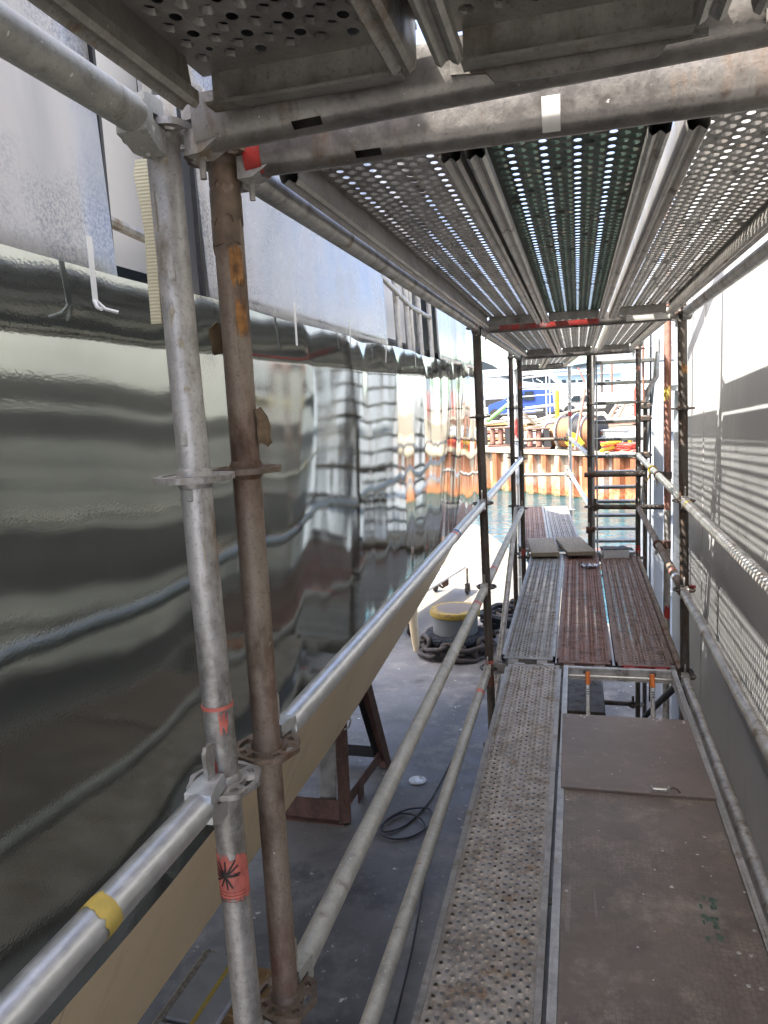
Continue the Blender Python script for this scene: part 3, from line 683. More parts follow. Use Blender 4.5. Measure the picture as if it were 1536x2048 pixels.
rag(B, atB, 1.60, F_ + 1.5, 3, h=.06); rag(B, atB, 1.745, F_ - 1.7, 4, h=.05)
for k, (z, h) in enumerate(((1.995, .05), (1.95, .06), (1.905, .055))): patch(B, atB, z - h, z + .004, F_ - 1.9, F_ + (1.7 if k < 2 else 1.2), plain('brown packing tape', (.15, .105, .068), .5, var=.5, scale=30), 'tape_wrap', .3, .0012 + .0006 * k, 14, 20 + k)
patch(FLp, lambda z: Vector((0, 0, z + 2.9)), .35, 1.0, F_ - 1.5, F_ + 1.5, M['plastic_white'], 'plastic_wrap', .08, .006, 14, 5)

# ------------------------------------------------------------------ rails
P = lambda x, y, z: (x, y, z)
ledger('shiny new rail in the lower left corner with yellow tape', (-.022, Y0, 1.0), (-.02, -2.0, 1.0), 'galv_new', bands=[(.335, .038, 'yellow_tape')])
ledger('pale grey tube at the upper left corner under the near deck', (-.03, Y0, 2.0), (-.02, -2.0, 2.0), 'galv_pale')
ledger('shiny new handrail running from the brown post with a blue sticker', (0, Y1, 1.0), (.006, Y2, 1.0), 'galv_new', bands=[(-1.08, .03, 'red_tape'), (-1.03, .05, 'blue_tape')])
ledger('chalky grey knee rail on the left of the walkway, second from top', (0, Y1, .5), (.006, Y2, .5), 'galv_pale', bands=[(-.42, .05, 'red_tape')])
ledger('pale green grey rail at deck height beside the perforated deck', (0, Y1, 0), (.01, Y2, 0), 'galv_pale', bands=[(-.42, .05, 'red_tape')])
ledger('upper left tube under the roof decks above the film', (0, Y1, 2.0), (.0, Y2, 2.0), 'galv', bands=[(-.2, .035, 'red_tape')])
ledger('silver handrail of the second bay left of the walkway', (.006, Y2, 1.0), (0, Y3, 1.0), 'galv_new', bands=[(-1.0, .012, 'galv_pale')])
ledger('grey knee rail of the second bay in front of the sunlit floor', (.006, Y2, .5), (0, Y3, .5), 'galv_pale', bands=[(.42, .06, 'red_tape'), (.86, .02, 'white_tape')])
ledger('top left tube of the second bay under the roof deck', (0, Y2, 2.0), (0, Y3, 2.0), 'galv_pale', bands=[(.13, .04, 'red_tape')])
ledger('right handrail near the wall in net patterned sunlight', (1.10, Y1, 1.0), (1.10, Y2, 1.0), 'galv', bands=[(-.2, .05, 'yellow_tape')])
ledger('right knee rail near the wall with white paint chip', (1.10, Y1, .5), (1.10, Y2, .5), 'galv')
ledger('right tube at deck height beside the plywood deck', (1.11, Y1, 0), (1.11, Y2, 0), 'galv')
ledger('top right tube under the roof decks against the wall', (1.10, Y1, 2.0), (1.10, Y2, 2.0), 'galv')
ledger('right handrail of the second bay tied with a yellow strap', (1.10, Y2, 1.0), (1.10, Y3, 1.0), 'galv_pale')
ledger('right knee rail of the second bay with a red ring', (1.10, Y2, .5), (1.10, Y3, .5), 'galv_brown', bands=[(.42, .05, 'red_tape'), (.28, .06, 'galv_new')])
ledger('brown tube along the right edge of the brown deck', (1.10, Y2, 0), (1.10, Y3, 0), 'galv_brown')
ledger('right handrail of the far bay over the water', (.655, 7.5, 1.0), (.44, 10.68, 1.0), 'galv')
ledger('right knee rail of the far bay over the water', (.655, 7.5, .5), (.44, 10.68, .5), 'galv_new')
ledger('upper end rail closing the far bay', (-.30, 10.72, 1.0), (.44, 10.68, 1.0), 'galv_brown')
ledger('lower end rail closing the far bay', (-.30, 10.72, .5), (.44, 10.68, .5), 'galv')
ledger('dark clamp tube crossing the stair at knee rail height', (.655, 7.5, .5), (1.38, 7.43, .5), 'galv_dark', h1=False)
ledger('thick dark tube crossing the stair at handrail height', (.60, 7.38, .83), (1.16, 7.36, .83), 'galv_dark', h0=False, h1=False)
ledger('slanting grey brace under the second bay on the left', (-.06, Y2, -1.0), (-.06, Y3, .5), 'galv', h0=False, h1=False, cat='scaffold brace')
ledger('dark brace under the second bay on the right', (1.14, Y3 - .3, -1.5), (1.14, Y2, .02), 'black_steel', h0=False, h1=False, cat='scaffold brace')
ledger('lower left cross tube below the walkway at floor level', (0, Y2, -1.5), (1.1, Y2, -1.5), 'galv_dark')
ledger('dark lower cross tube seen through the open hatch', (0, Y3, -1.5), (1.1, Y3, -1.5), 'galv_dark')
ledger('slanting brace above the roof decks beside the wall', (1.12, Y2, 2.66), (1.12, Y3, 2.04), 'galv', h0=False, h1=False, cat='scaffold brace')
single('toe_board', MB().bbox((0, 0, .0), (.03, 3.0, .07), .004), M['wood'], 'timber toe board on the roof deck along the wall', 'toe board', None, (1.045, 2.73, 2.088))
# rust red tube standing outside the right rail
H = thing('scaffold_tube', 'rusty red and grey tube clamped outside the right rail', 'scaffold tube', (1.165, 5.62, -2.0))
part('tube', MB().tube((0, 0, 0), (0, 0, 2.75), TR, 24), M['galv'], H); part('upper_tube', MB().tube((0, 0, 2.75), (-.012, 0, 5.2), TR + .0004, 24), M['rust_red'], H)
for z in (1.92, 1.72, 1.45): patch(H, lambda q: Vector((0, 0, q)), z, z + .14, F_ - 1.2, F_ + .8, M['red_paint'], 'paint_mark', .6, seed=int(z * 10))
patch(H, lambda q: Vector((-.006, 0, q)), 3.52, 3.64, F_ - 1.4, F_ + .9, M['yellow_tape'], 'paint_mark', .5, .0016, seed=9)
coupler('brown clamp joining the red tube to the right knee rail', (1.125, 5.58, .5), (0, 1, 0), (0, 0, 1), 'rust')
coupler('clamp joining the red tube to the right handrail by yellow strap', (1.13, 5.6, 1.0), (0, 1, 0), (0, 0, 1), 'galv_dark')
coupler('dark clamp on the left stair post at handrail height', (.655, 7.43, .83), (1, 0, 0), (0, 0, 1))
coupler('dark clamp on the right stair post at handrail height', (1.10, 7.40, .83), (1, 0, 0), (0, 0, 1))
coupler('brown clamp low on the left stair post above the boards', (.64, 7.46, .28), (1, 0, 0), (0, 0, 1), 'rust')
coupler('small red clamp behind the right front post at knee rail height', (1.14, Y2 + .04, .5), (0, 1, 0), (0, 0, 1), 'red_paint').scale = (.55, .55, .55)
patch(bpy.data.objects['scaffold_standard.003'], lambda z: Vector((-.017 * (z - 1), 0, z + 2)), 1.68, 1.75, F_ - .3, F_ + 1.1, M['orange_paint'], 'paint_mark', .5, seed=12)
st_t = thing('tube_strut', 'dark strut with clamps standing right of the stair', 'scaffold tube', (1.19, 7.75, -2.0))
part('tube', MB().tube((0, 0, 0), (0, 0, 3.62), .022, 16), M['galv_dark'], st_t); part('thin_rod', MB().tube((.05, .02, .4), (.05, .02, 4.3), .008, 10), M['black_steel'], st_t)
part('bent_arm', MB().path([(0, 0, 3.5), (.03, 0, 3.62), (.1, 0, 3.74), (.11, 0, 4.1)], .026, 10), M['galv'], st_t)
for z in (3.46, 3.34, 2.98, 2.86): part('clamp', MB().bbox((.0, -.01, z), (.10, .07, .06), .012).tube((-.07, -.03, z), (.06, -.03, z), .012, 8), M['galv_dark'], st_t)
part('hanging_rod', MB().tube((-.02, -.05, 3.5), (-.035, -.05, 4.4), .011, 10), M['rust_red'], st_t)
# yellow strap on the right handrail
mb = MB()
for k in range(3): mb.path([(1.10 + .029 * math.cos(t), 6.02 + .012 * (k - 1) + .004 * math.sin(3 * t), 1.0 + .029 * math.sin(t)) for t in [2 * math.pi * i / 14 for i in range(14)]], .0055, 6, True)
mb.path([(1.08, 6.02, .975), (1.07, 6.01, .94), (1.055, 6.0, .915)], .006, 6)
single('tie_strap', mb, M['yellow'], 'yellow strap knotted round the right handrail', 'strap')
# white webbing strap at the grey post
mb = MB(); pts = [(-.115, 1.098, 1.998), (-.118, 1.096, 1.975), (-.110, 1.094, 1.93), (-.108, 1.094, 1.88), (-.112, 1.094, 1.82), (-.113, 1.094, 1.745)]
vs = []; fs = []
for i, p in enumerate(pts):
    wv = .0105 + .002 * math.sin(i); vs += [(p[0] - wv, p[1], p[2]), (p[0] + wv, p[1] + .002, p[2]), (p[0] + wv, p[1] + .005, p[2]), (p[0] - wv, p[1] + .003, p[2])]
for i in range(len(pts) - 1):
    for j in range(4): fs.append((i * 4 + j, i * 4 + (j + 1) % 4, i * 4 + 4 + (j + 1) % 4, i * 4 + 4 + j))
fs += [(3, 2, 1, 0), tuple(range(len(vs) - 4, len(vs)))]
single('webbing_strap', MB().add(vs, fs), M['web'], 'yellowish ribbed webbing strap hanging left of the grey post', 'strap')

# ------------------------------------------------------------------ transoms
T1 = transom('near overhead transom carrying the deck above the camera', (-.022, Y0, 2.0), (1.10, Y0 - .02, 2.0), slots=[(.196, .238), (.86, .90)]); T1.rotation_euler.y = -.032
T2 = transom('second overhead transom with a red end and white tape', (0, Y1, 2.0), (1.10, Y1, 2.0), slots=[(.225, .265), (.80, .84)])
part('red_end', MB().extrude([(-.028, .030), (-.028, -.012), (-.024, -.026), (-.0145, -.0342), (.0145, -.0342), (.024, -.026), (.028, -.012), (.028, .030)], .046, .074, axis='x'), M['red_paint'], T2)
mb = MB(); lp = [(-.0275, .01), (-.0275, -.012), (-.0237, -.0255), (-.0145, -.0338)]
mb.add([(x, u, v) for x in (.50, .525) for u, v in lp], [(k, k + 1, k + 5, k + 4) for k in range(3)]); part('white_tape', mb, M['white_tape'], T2)
transom('overhead transom painted red and white at the second bay', (0, Y2, 2.0), (1.10, Y2, 2.0), slots=[(.52, .55)])
mb = MB().extrude([(-.0285, .030), (-.0285, -.012), (-.0245, -.026), (-.0245, .03)], .13, .66, axis='x'); part('red_paint', mb, M['red_paint'], bpy.data.objects['deck_transom.002'])
mb = MB().extrude([(-.0285, .030), (-.0285, -.012), (-.0245, -.026), (-.0245, .03)], .80, 1.02, axis='x'); part('white_paint', mb, M['white_tape'], bpy.data.objects['deck_transom.002'])
transom('overhead transom at the far end of the second bay', (0, Y3, 2.0), (1.10, Y3, 2.0))
transom('overhead transom closing the far bay over the water', (-.30, 10.72, 2.0), (.44, 10.68, 2.0))
transom('low transom under the end of the plywood deck', (.006, Y2, 0), (1.10, Y2, 0))
transom('low transom under the timber boards', (0, Y3, 0), (1.10, Y3, 0))
transom('low transom at the end of the far bay', (-.30, 10.72, 0), (.44, 10.68, 0))

# ------------------------------------------------------------------ decks
XS = (.236, .566, .905)
g = 'perforated decks overhead'
for k, lab in enumerate(('near overhead deck at the top left with dark rim', 'near overhead deck at the top middle with locking bar', 'near overhead deck at the top right corner')):
    t_ = deck(lab, (.206, .544, .884)[k], Y0 - .045 - 2.0, Y0 - .045, 2.05, 'deck_under', 'rail_steel', g, latch=(k == 1))
    part('added_dark_sheet', MB().box((0, .0, .011), (DW - .02, 2.0, .006)), M['rubber'], t_)  # dark sheet added above the deck so no sky shows through its holes
    if k < 2: part('added_gap_cover', MB().box((DW / 2 + .019, -.018, .006), (.075, 1.955, .012)), M['wood'], t_)  # unseen strip added to keep sky light out of the gap between decks
for k, (lab, m) in enumerate((('grey overhead deck of the first bay nearest the yacht', 'deck_under'), ('green tinted overhead deck of the first bay', 'deck_green'), ('grey overhead deck of the first bay nearest the wall', 'deck_under'))):
    deck(lab, (.206, .529, .867)[k], Y1 + .06, Y2 - .05, 2.05, m, 'rail_steel', g)
for k, lab in enumerate(('overhead deck of the second bay on the yacht side', 'middle overhead deck of the second bay', 'overhead deck of the second bay on the wall side')):
    deck(lab, (.21, .54, .885)[k], Y2 + .05, Y3 - .05, 2.05, 'deck_under', 'rail_steel', g)
g2 = 'perforated walkway decks'
deck('long dirty perforated deck beside the plywood deck', .281, Y1 + .06, Y2 - .05, .05, 'deck_worn', 'rail_steel', g2)
deck('grey perforated walkway deck on the left of the second bay', .24, Y2 + .035, Y3 - .05, .05, 'deck_grey', 'rail_steel', g2)
deck('red painted walkway deck in the middle of the second bay', .567, Y2 + .0, Y3 - .05, .05, 'deck_red', 'deck_brown', g2)
deck('brown walkway deck with a red front rim', .903, Y2 - .012, Y3 - .05, .05, 'deck_brown', 'deck_brown', g2, rim_red=True)
rz = .066; cs, sn = math.cos(rz), math.sin(rz)
for k, (lab, z, m) in enumerate((('left walkway deck of the far bay over the water', .05, 'deck_brown'), ('right walkway deck of the far bay, partly sunlit', .05, 'deck_grey'), ('left overhead deck of the far bay', 2.05, 'deck_under'), ('right overhead deck of the far bay', 2.05, 'deck_under'))):
    u = (.20, .53)[k % 2]; v = 1.55; ox, oy = -.10 + u * cs - v * sn, 7.63 + u * sn + v * cs
    deck(lab, 0, 0, 2.98, z, m, 'rail_steel', g2 if k < 2 else g, rz, (ox, oy, z))

# plywood access deck
pd = thing('access_deck', 'brown plywood deck with an open hatch on the right', 'access deck', (.757, 0, .05))
y0, y1 = Y1 + .06, Y2 - .05
for s in (-1, 1):
    x = s * .292
    mb = MB().extrude([(x - .0125, .002), (x - .0045, .002), (x - .0045, -.001), (x - .0015, -.001), (x - .0015, .002), (x + .0125, .002), (x + .0125, -.06), (x - .0125, -.06)], y0, y1, axis='y'); part('side_rail', mb, M['alu'], pd)
mb = MB().box((0, (y0 + 3.515) / 2, -.0085), (.556, 3.515 - y0, .011)); part('plywood_panel', mb, M['ply'], pd)
lid = part('hatch_lid', MB().bbox((0, 0, 0), (.575, .70, .012), .0015), M['lid'], pd, (-.008, 3.18, .0045), (R(.25), 0, R(.6)))
hd = MB().bbox((.085, -.335, .013), (.060, .012, .018), .003).bbox((.055, -.335, .016), (.006, .02, .026), .002).bbox((.118, -.335, .016), (.006, .02, .026), .002)
part('latch', hd, M['alu'], lid)
part('pull_ring', MB().path([(.115, -.333, .016), (.135, -.322, .022), (.152, -.325, .016), (.160, -.335, .009)], .004, 7), M['galv_brown'], lid)
for x, y in ((-.20, .33), (-.185, .315), (-.172, .335), (.13, .33), (.145, .317), (.16, .332), (.265, .325), (.262, .31), (-.265, .32)):
    part('rivet', MB().lathe([(.0001, .0), (.006, .0), (.004, .002), (.0001, .0025)], (x, y, .0062), 10), M['alu'], lid)
for x, y in ((.205, 2.02), (.235, 2.015), (.205, 1.90), (.235, 1.895), (.265, 2.12), (-.25, 1.63), (.06, 2.28), (-.268, 2.75), (-.262, 2.2)):
    part('rivet', MB().lathe([(.0001, .0), (.0065, .0), (.0045, .002), (.0001, .0025)], (x, y, -.0029), 10), M['alu'], pd)
vs = []; fs = []; rng = random.Random(2)
for k in range(16):
    x, y = .155 + rng.uniform(-.025, .03), 2.16 + rng.uniform(-.10, .09); a, b = rng.uniform(.004, .013), rng.uniform(.008, .02); o = len(vs)
    vs += [(x + a * math.cos(t) * rng.uniform(.6, 1.2), y + b * math.sin(t) * rng.uniform(.6, 1.2), -.0028 + .0001 * k / 16) for t in [2 * math.pi * i / 8 for i in range(8)]]; fs.append(tuple(range(o, o + 8)))
part('green_paint_smear', MB().add(vs, fs), M['green_paint'], pd)['kind'] = 'stuff'
part('end_beam', MB().box((0, y1 - .02, -.03), (.556, .006, .052)).box((0, y1 - .045, -.054), (.556, .05, .004)).box((0, y1 - .02, .0), (.556, .028, .004)), M['galv'], pd)
part('hinge_rod', MB().tube((-.278, y1 - .075, -.03), (.278, y1 - .075, -.03), .006, 10), M['alu'], pd)
for x in (-.19, .19): part('cross_beam', MB().box((x, y1 - .023, -.028), (.014, .004, .014)), M['black_steel'], pd)
lad = thing('ladder', 'aluminium ladder with orange caps seen in the open hatch', 'ladder', (.757, 0, 0))
for s in (-1, 1):
    x = s * .172; a, b = Vector((x, 4.150, .03)), Vector((x, 3.42, -1.98)); d = (b - a).normalized(); rot = d.to_track_quat('-Z', 'Y').to_matrix()
    part('stile', MB().bbox((a + b) / 2, (.022, .05, (b - a).length), .004, rot), M['alu'], lad)
    part('orange_cap', MB().bbox(a + d * .02, (.026, .056, .075), .005, rot), plain('orange plastic', (.75, .20, .02), .45), lad)
    for k in range(3): part('vent_slot', MB().box(a + d * (.078 + .013 * k) + Vector((0, -.0262, .008)), (.014, .002, .004)), M['black_steel'], lad)
for k in range(7):
    f = (k + .9) / 7.2; p = Vector((0, 4.150, .03)).lerp(Vector((0, 3.42, -1.98)), f); part('rung', MB().tube(p + Vector((-.165, 0, 0)), p + Vector((.165, 0, 0)), .013, 12), M['alu'], lad)

# ------------------------------------------------------------------ small things on the walkway
def board(label, cx, cy, w, l, rz, tilt, z):
    mb = MB(); vs = []; fs = []
    single('timber_board', MB().bbox((0, 0, 0), (w, l, .042), .004), M['wood'], label, 'board', 'boards bridging the bays', (cx, cy, z), (tilt, 0, rz))
board('grey timber board on the left bridging the gap between bays', .185, 7.56, .262, .84, .115, R(-.8), .085)
board('grey timber board on the right bridging the gap between bays', .50, 7.57, .262, .86, .16, R(-1.2), .093)
tr = thing('plastic_tray', 'clear plastic tray with black rag at the end of the brown deck', 'tray', (.875, 7.27, .052), rz=R(8))
mb = MB(); a, b, h = .115, .085, .075
mb.box((0, 0, .002), (2 * a, 2 * b, .004)).box((-a, 0, h / 2), (.004, 2 * b, h)).box((a, 0, h / 2), (.004, 2 * b, h)).box((0, -b, h / 2), (2 * a, .004, h)).box((0, b, h / 2), (2 * a, .004, h))
part('tub', mb, M['plastic_white'], tr)
vs = []; fs = []
for j in range(7):
    for i in range(11): vs.append((-.13 + .30 * i / 10, -.06 + .16 * j / 6, h + .004 + .010 * noise.noise((i * .6, j * .7, 2)) - (.012 if i > 8 else 0)))
for j in range(6):
    for i in range(10): k = j * 11 + i; fs.append((k, k + 1, k + 12, k + 11))
o = part('rag', MB().add(vs, fs), M['rubber'], tr); o.modifiers.new('t', 'SOLIDIFY').thickness = .004
vs = []; fs = []
for j in range(9):
    for i in range(13): vs.append((-.075 + .15 * i / 12 + .01 * noise.noise((j, i * .3, 9)), -.05 + .1 * j / 8 + .012 * noise.noise((i * .5, j, 3)), .012 + .018 * noise.noise((i * .9, j * .9, 1)) + .008 * math.sin(i * 2.1 + j)))
for j in range(8):
    for i in range(12): k = j * 13 + i; fs.append((k, k + 1, k + 14, k + 13))
t = NT('blue and white wrapper'); f = t.noise(24, 2, .5); wr = t.out(t.mix(t.ramp(f, .46, .52), (.04, .08, .20), (.66, .68, .70)), .25, .3)
o = single('crumpled_wrapper', MB().add(vs, fs), wr, 'crumpled blue and white wrapper on the red deck', 'wrapper', None, (.635, 6.78, .062)); o.modifiers.new('t', 'SOLIDIFY').thickness = .001
for x, y in ((.66, 5.35), (.60, 5.42), (.70, 5.3), (.95, 4.6)):
    pass

# ------------------------------------------------------------------ stair beyond the walkway
sr = thing('stair', 'aluminium stair with open treads at the end of the walkway', 'stair', (.99, 7.7, 1.9))
n = 15
for k in range(n):
    part('tread', MB().bbox((0, .2 * k, -.2 * k), (.54, .115, .034), .004), M['tread'], sr)
for s in (-1, 1):
    a, b = Vector((s * .285, -.12, .12)), Vector((s * .285, .2 * n, -.2 * n)); d = (b - a).normalized()
    part('stringer', MB().bbox((a + b) / 2, (.022, .13, (b - a).length), .004, d.to_track_quat('-Z', 'Y').to_matrix()), M['alu'], sr)
part('upright', MB().bbox((-.30, -.03, -1.15), (.03, .045, 2.5), .005), M['alu'], sr)
part('upright', MB().bbox((-.262, .02, -1.15), (.016, .02, 2.5), .004), M['alu'], sr)
bm_ = thing('steel_beam', 'pale grey box beam crossing above the stair', 'beam', (1.1, 8.75, 2.02))
part('web', MB().bbox((-.16, .1, 0), (.55, .2, .125), .006), M['wall'], bm_); part('box', MB().bbox((.25, -.05, -.02), (.62, .25, .165), .006), M['wall_blue'], bm_)
single('upright_plank', MB().bbox((1.40, 8.6, -.3), (.10, .05, 3.6), .006), M['wall'], 'pale upright plank standing at the end of the wall', 'plank')
wh = thing('white_hull', 'white sunlit hull side behind the stair beyond the wall end', 'boat hull', (3.9, 10.3, -2.0))
part('shell', MB().extrude([(-2.45, 0), (2.6, 0), (2.6, 1.6), (-2.45, 1.6)], .1, 5.2, axis='z'), M['white_gloss'], wh)
for k in range(4): part('rubbing_strake', MB().box((0, -.02, .9 + 1.1 * k), (4.85, .04, .06)), M['wall_blue'], wh)

# ------------------------------------------------------------------ on the dock floor
bl = thing('bollard', 'grey mooring bollard with worn yellow rim', 'bollard', (-1.2, 10.25, -2.0))
part('post', MB().lathe([(.325, 0), (.325, .50), (.335, .545)], n=40), plain('grey bollard paint', (.13, .14, .138), .5, var=.15, scale=3), bl)
def btop():
    t = NT('worn yellow cap'); f = t.noise(5, 6, .65); g = t.noise(22, 4)
    sep = t.n('ShaderNodeSeparateXYZ'); t.l(t.raw, sep.inputs[0]); r = t.math('SQRT', t.math('ADD', t.math('MULTIPLY', sep.outputs[0], sep.outputs[0]), t.math('MULTIPLY', sep.outputs[1], sep.outputs[1])))
    worn = t.math('ADD', t.ramp(r, .2, .33, .55, -.25), t.ramp(f, .3, .7, 0, .6))
    col = t.mix(t.ramp(worn, .3, .45), (.22, .155, .015), (.085, .075, .06)); col = t.mix(t.ramp(g, .52, .64, 0, .9), col, (.09, .055, .04)); return t.out(col, .7)
part('cap', MB().lathe([(.335, .545), (.362, .565), (.366, .61), (.352, .64), (.001, .655)], n=40), btop(), bl)
mb = MB(); nL = 18; LL, LW, r = .165, .074, .036; pts = []
for i in range(8): t = math.pi * i / 7 - math.pi / 2; pts.append((LL - LW + LW * math.cos(t) + .0, LW * math.sin(t), 0))
pts += [(-p[0], -p[1], 0) for p in pts]
mb.path(pts, r, 9, True); link_me = mb.mesh('link', M['chain'], 60)
ch = thing('anchor_chain', 'heavy rusty chain wound round the foot of the bollard', 'chain', (-1.2, 10.25, -2.0))
for lv in range(2):
    cnt = 11; rr = .50 - .045 * lv
    for k in range(cnt):
        a = 2 * math.pi * (k + .37 * lv) / cnt; o = link('link', link_me, ch, (rr * math.cos(a), rr * math.sin(a), .065 + .11 * lv + .02 * math.sin(k * 2.1 + lv)))
        o.rotation_euler = (Matrix.Rotation(a + math.pi / 2, 3, 'Z') @ Matrix.Rotation(random.uniform(-.22, .22), 3, 'Y') @ Matrix.Rotation((.25 if k % 2 else 1.25) + random.uniform(-.2, .2), 3, 'X')).to_euler()
rp = MB()
for s in range(3): rp.path([((.36 + .055 * math.cos(26 * t + s * 2.1)) * math.cos(t), (.36 + .055 * math.cos(26 * t + s * 2.1)) * math.sin(t), .235 + .042 * math.sin(26 * t + s * 2.1)) for t in [2 * math.pi * i / 220 for i in range(220)]], .036, 6, True)
single('mooring_rope', rp, M['rope'], 'thick dark blue rope looped round the bollard above the chain', 'rope', None, (-1.2, 10.25, -2.0))
ch2 = thing('chain_pile', 'heap of heavy chain lying right of the bollard in the sun', 'chain', (-.55, 11.6, -2.0))
rng = random.Random(5); pth = [(-.30, -1.2), (-.22, -.95), (-.12, -.72), (-.28, -.5), (-.1, -.35), (.0, -.1), (-.05, .15), (.1, .35), (.22, .55), (.34, .8), (.1, -.9), (.2, -.6), (.3, -.3), (.25, 0), (.4, .2), (-.2, -.8), (.05, -.55), (.15, -.1)]
for k, (x, y) in enumerate(pth):
    o = link('link', link_me, ch2, (x, y, .06 + .12 * (k % 3) + (.15 if k > 9 else 0)), (rng.uniform(-1.2, 1.2), rng.uniform(-.3, .3), rng.uniform(.6, 2.2)))
rp = MB()
for k in range(3):
    rp.path([(.05 + (.30 + .04 * k) * math.cos(t) + .03 * math.sin(5 * t + k), -.85 + (.26 + .03 * k) * math.sin(t), .30 + .07 * k + .03 * math.sin(3 * t + k)) for t in [2 * math.pi * i / 60 for i in range(60)]], .045, 7, True)
single('rope_coil', rp, M['rope'], 'dark rope coil lying on the chain heap behind the post', 'rope', None, (-.55, 11.6, -2.0))
# thin cables on the floor
def cable(label, pts, r):
    P_ = [Vector(p) for p in pts]; out = []
    for i in range(len(P_) - 1):
        p0, p1, p2, p3 = P_[max(i - 1, 0)], P_[i], P_[i + 1], P_[min(i + 2, len(P_) - 1)]
        for k in range(6):
            t = k / 6; out.append(.5 * ((2 * p1) + (p2 - p0) * t + (2 * p0 - 5 * p1 + 4 * p2 - p3) * t * t + (3 * p1 - p0 - 3 * p2 + p3) * t ** 3))
    single('cable', MB().path(out + [P_[-1]], r, 6), M['rubber'], label, 'cable', 'cables on the dock floor')
cable('black cable lying in loops on the dock floor', [(-.70, 10.4, -1.99), (-.66, 8.6, -1.99), (-.69, 7.4, -1.99), (-.75, 6.6, -1.99), (-.80, 6.1, -1.99), (-.92, 5.72, -1.99), (-1.08, 5.58, -1.985), (-1.10, 5.75, -1.98), (-.95, 5.95, -1.98), (-.76, 5.98, -1.98), (-.72, 5.75, -1.985), (-.85, 5.55, -1.99), (-1.02, 5.50, -1.985), (-1.13, 5.62, -1.98), (-1.0, 5.86, -1.975), (-.80, 5.80, -1.975), (-.70, 5.55, -1.99), (-.62, 5.0, -1.99), (-.55, 4.2, -1.99), (-.52, 3.2, -1.99)], .008)
single('floor_cover', MB().lathe([(.085, 0), (.085, .006), (.078, .009), (.001, .009)], n=24), M['galv'], 'round metal cover set in the dock floor', 'floor cover', None, (-.98, 6.49, -1.999))
rng = random.Random(31); mb = MB()
for k in range(75):
    x, y = rng.uniform(-2.2, .9), rng.uniform(2.4, 10.5); r = rng.uniform(.004, .014) * (2.2 if rng.random() < .12 else 1); n_ = 7
    mb.add([(x + r * math.cos(t) * rng.uniform(.4, 1.2), y + r * math.sin(t) * rng.uniform(.4, 1.3), -1.9965 + .0006 * rng.random()) for t in [2 * math.pi * i / n_ for i in range(n_)]], [tuple(range(n_))])
o = single('paint_chips', mb, plain('pale paint', (.34, .34, .32), .8, var=.4, scale=30), 'pale paint chips and splashes scattered over the dock floor', 'paint chips'); o['kind'] = 'stuff'
# steel hull stand
hs = thing('hull_stand', 'rusty red steel stand propping the yacht hull', 'hull stand', (-1.46, 5.69, -2.0))
def bar(nm, a, b, wd, th, mat): 
    a, b = Vector(a), Vector(b); d = (b - a).normalized(); part(nm, MB().bbox((a + b) / 2, (wd, th, (b - a).length), .004, d.to_track_quat('Z', 'Y').to_matrix()), mat, hs)
part('base_bar', MB().bbox((-.30, 0, .10), (.62, .012, .20), .003).box((-.30, -.035, .006), (.62, .07, .012)), M['rust'], hs)
part('base_bar', MB().bbox((.045, .55, .15), (.012, 1.12, .11), .003, Matrix.Rotation(-.08, 3, 'Z')), M['rust'], hs)
part('base_bar', MB().bbox((-.30, 1.08, .12), (.66, .012, .12), .003), M['black_steel'], hs)
part('base_foot', MB().bbox((.03, .40, .08), (.014, .16, .17), .003), M['rust'], hs)
bar('leg', (0, 0, 0), (-.10, .36, 1.45), .105, .10, M['rust']); bar('leg', (.09, 1.05, 0), (-.03, .60, 1.45), .105, .10, M['rust'])
bar('leg', (-.60, .03, 0), (-.35, .40, 1.4), .09, .09, M['black_steel']); bar('leg', (-.62, 1.05, 0), (-.38, .6, 1.4), .08, .08, M['black_steel'])
bar('web_plate', (-.16, .02, .10), (-.22, .40, 1.2), .15, .012, plain('grey worn plate', (.24, .235, .22), .7, var=.4, scale=8))
bar('web_plate', (.06, .95, .2), (-.07, .62, 1.3), .012, .16, M['black_steel'])
part('screw_jack', MB().tube((-.25, .48, .85), (-.30, .48, 1.5), .05, 14).box((-.25, .48, .85), (.5, .5, .03)), M['rust'], hs)
part('hook', MB().path([(.0, .12, .80), (.04, .13, .82), (.06, .13, .88), (.045, .13, .93), (.02, .13, .95)], .009, 7), M['galv'], hs)
# dust heap under the stand
single('support_stack', MB().bbox((0, 0, .45), (.40, .9, .9), .01), M['galv_dark'], 'dark steel block standing under the second bay', 'steel block', None, (.55, 6.7, -2.0))
single('steel_channel', MB().bbox((0, 0, .09), (1.3, .12, .18), .008), M['black_steel'], 'black steel beam lying under the walkway seen through hatch', 'beam', None, (1.0, 7.4, -2.0))
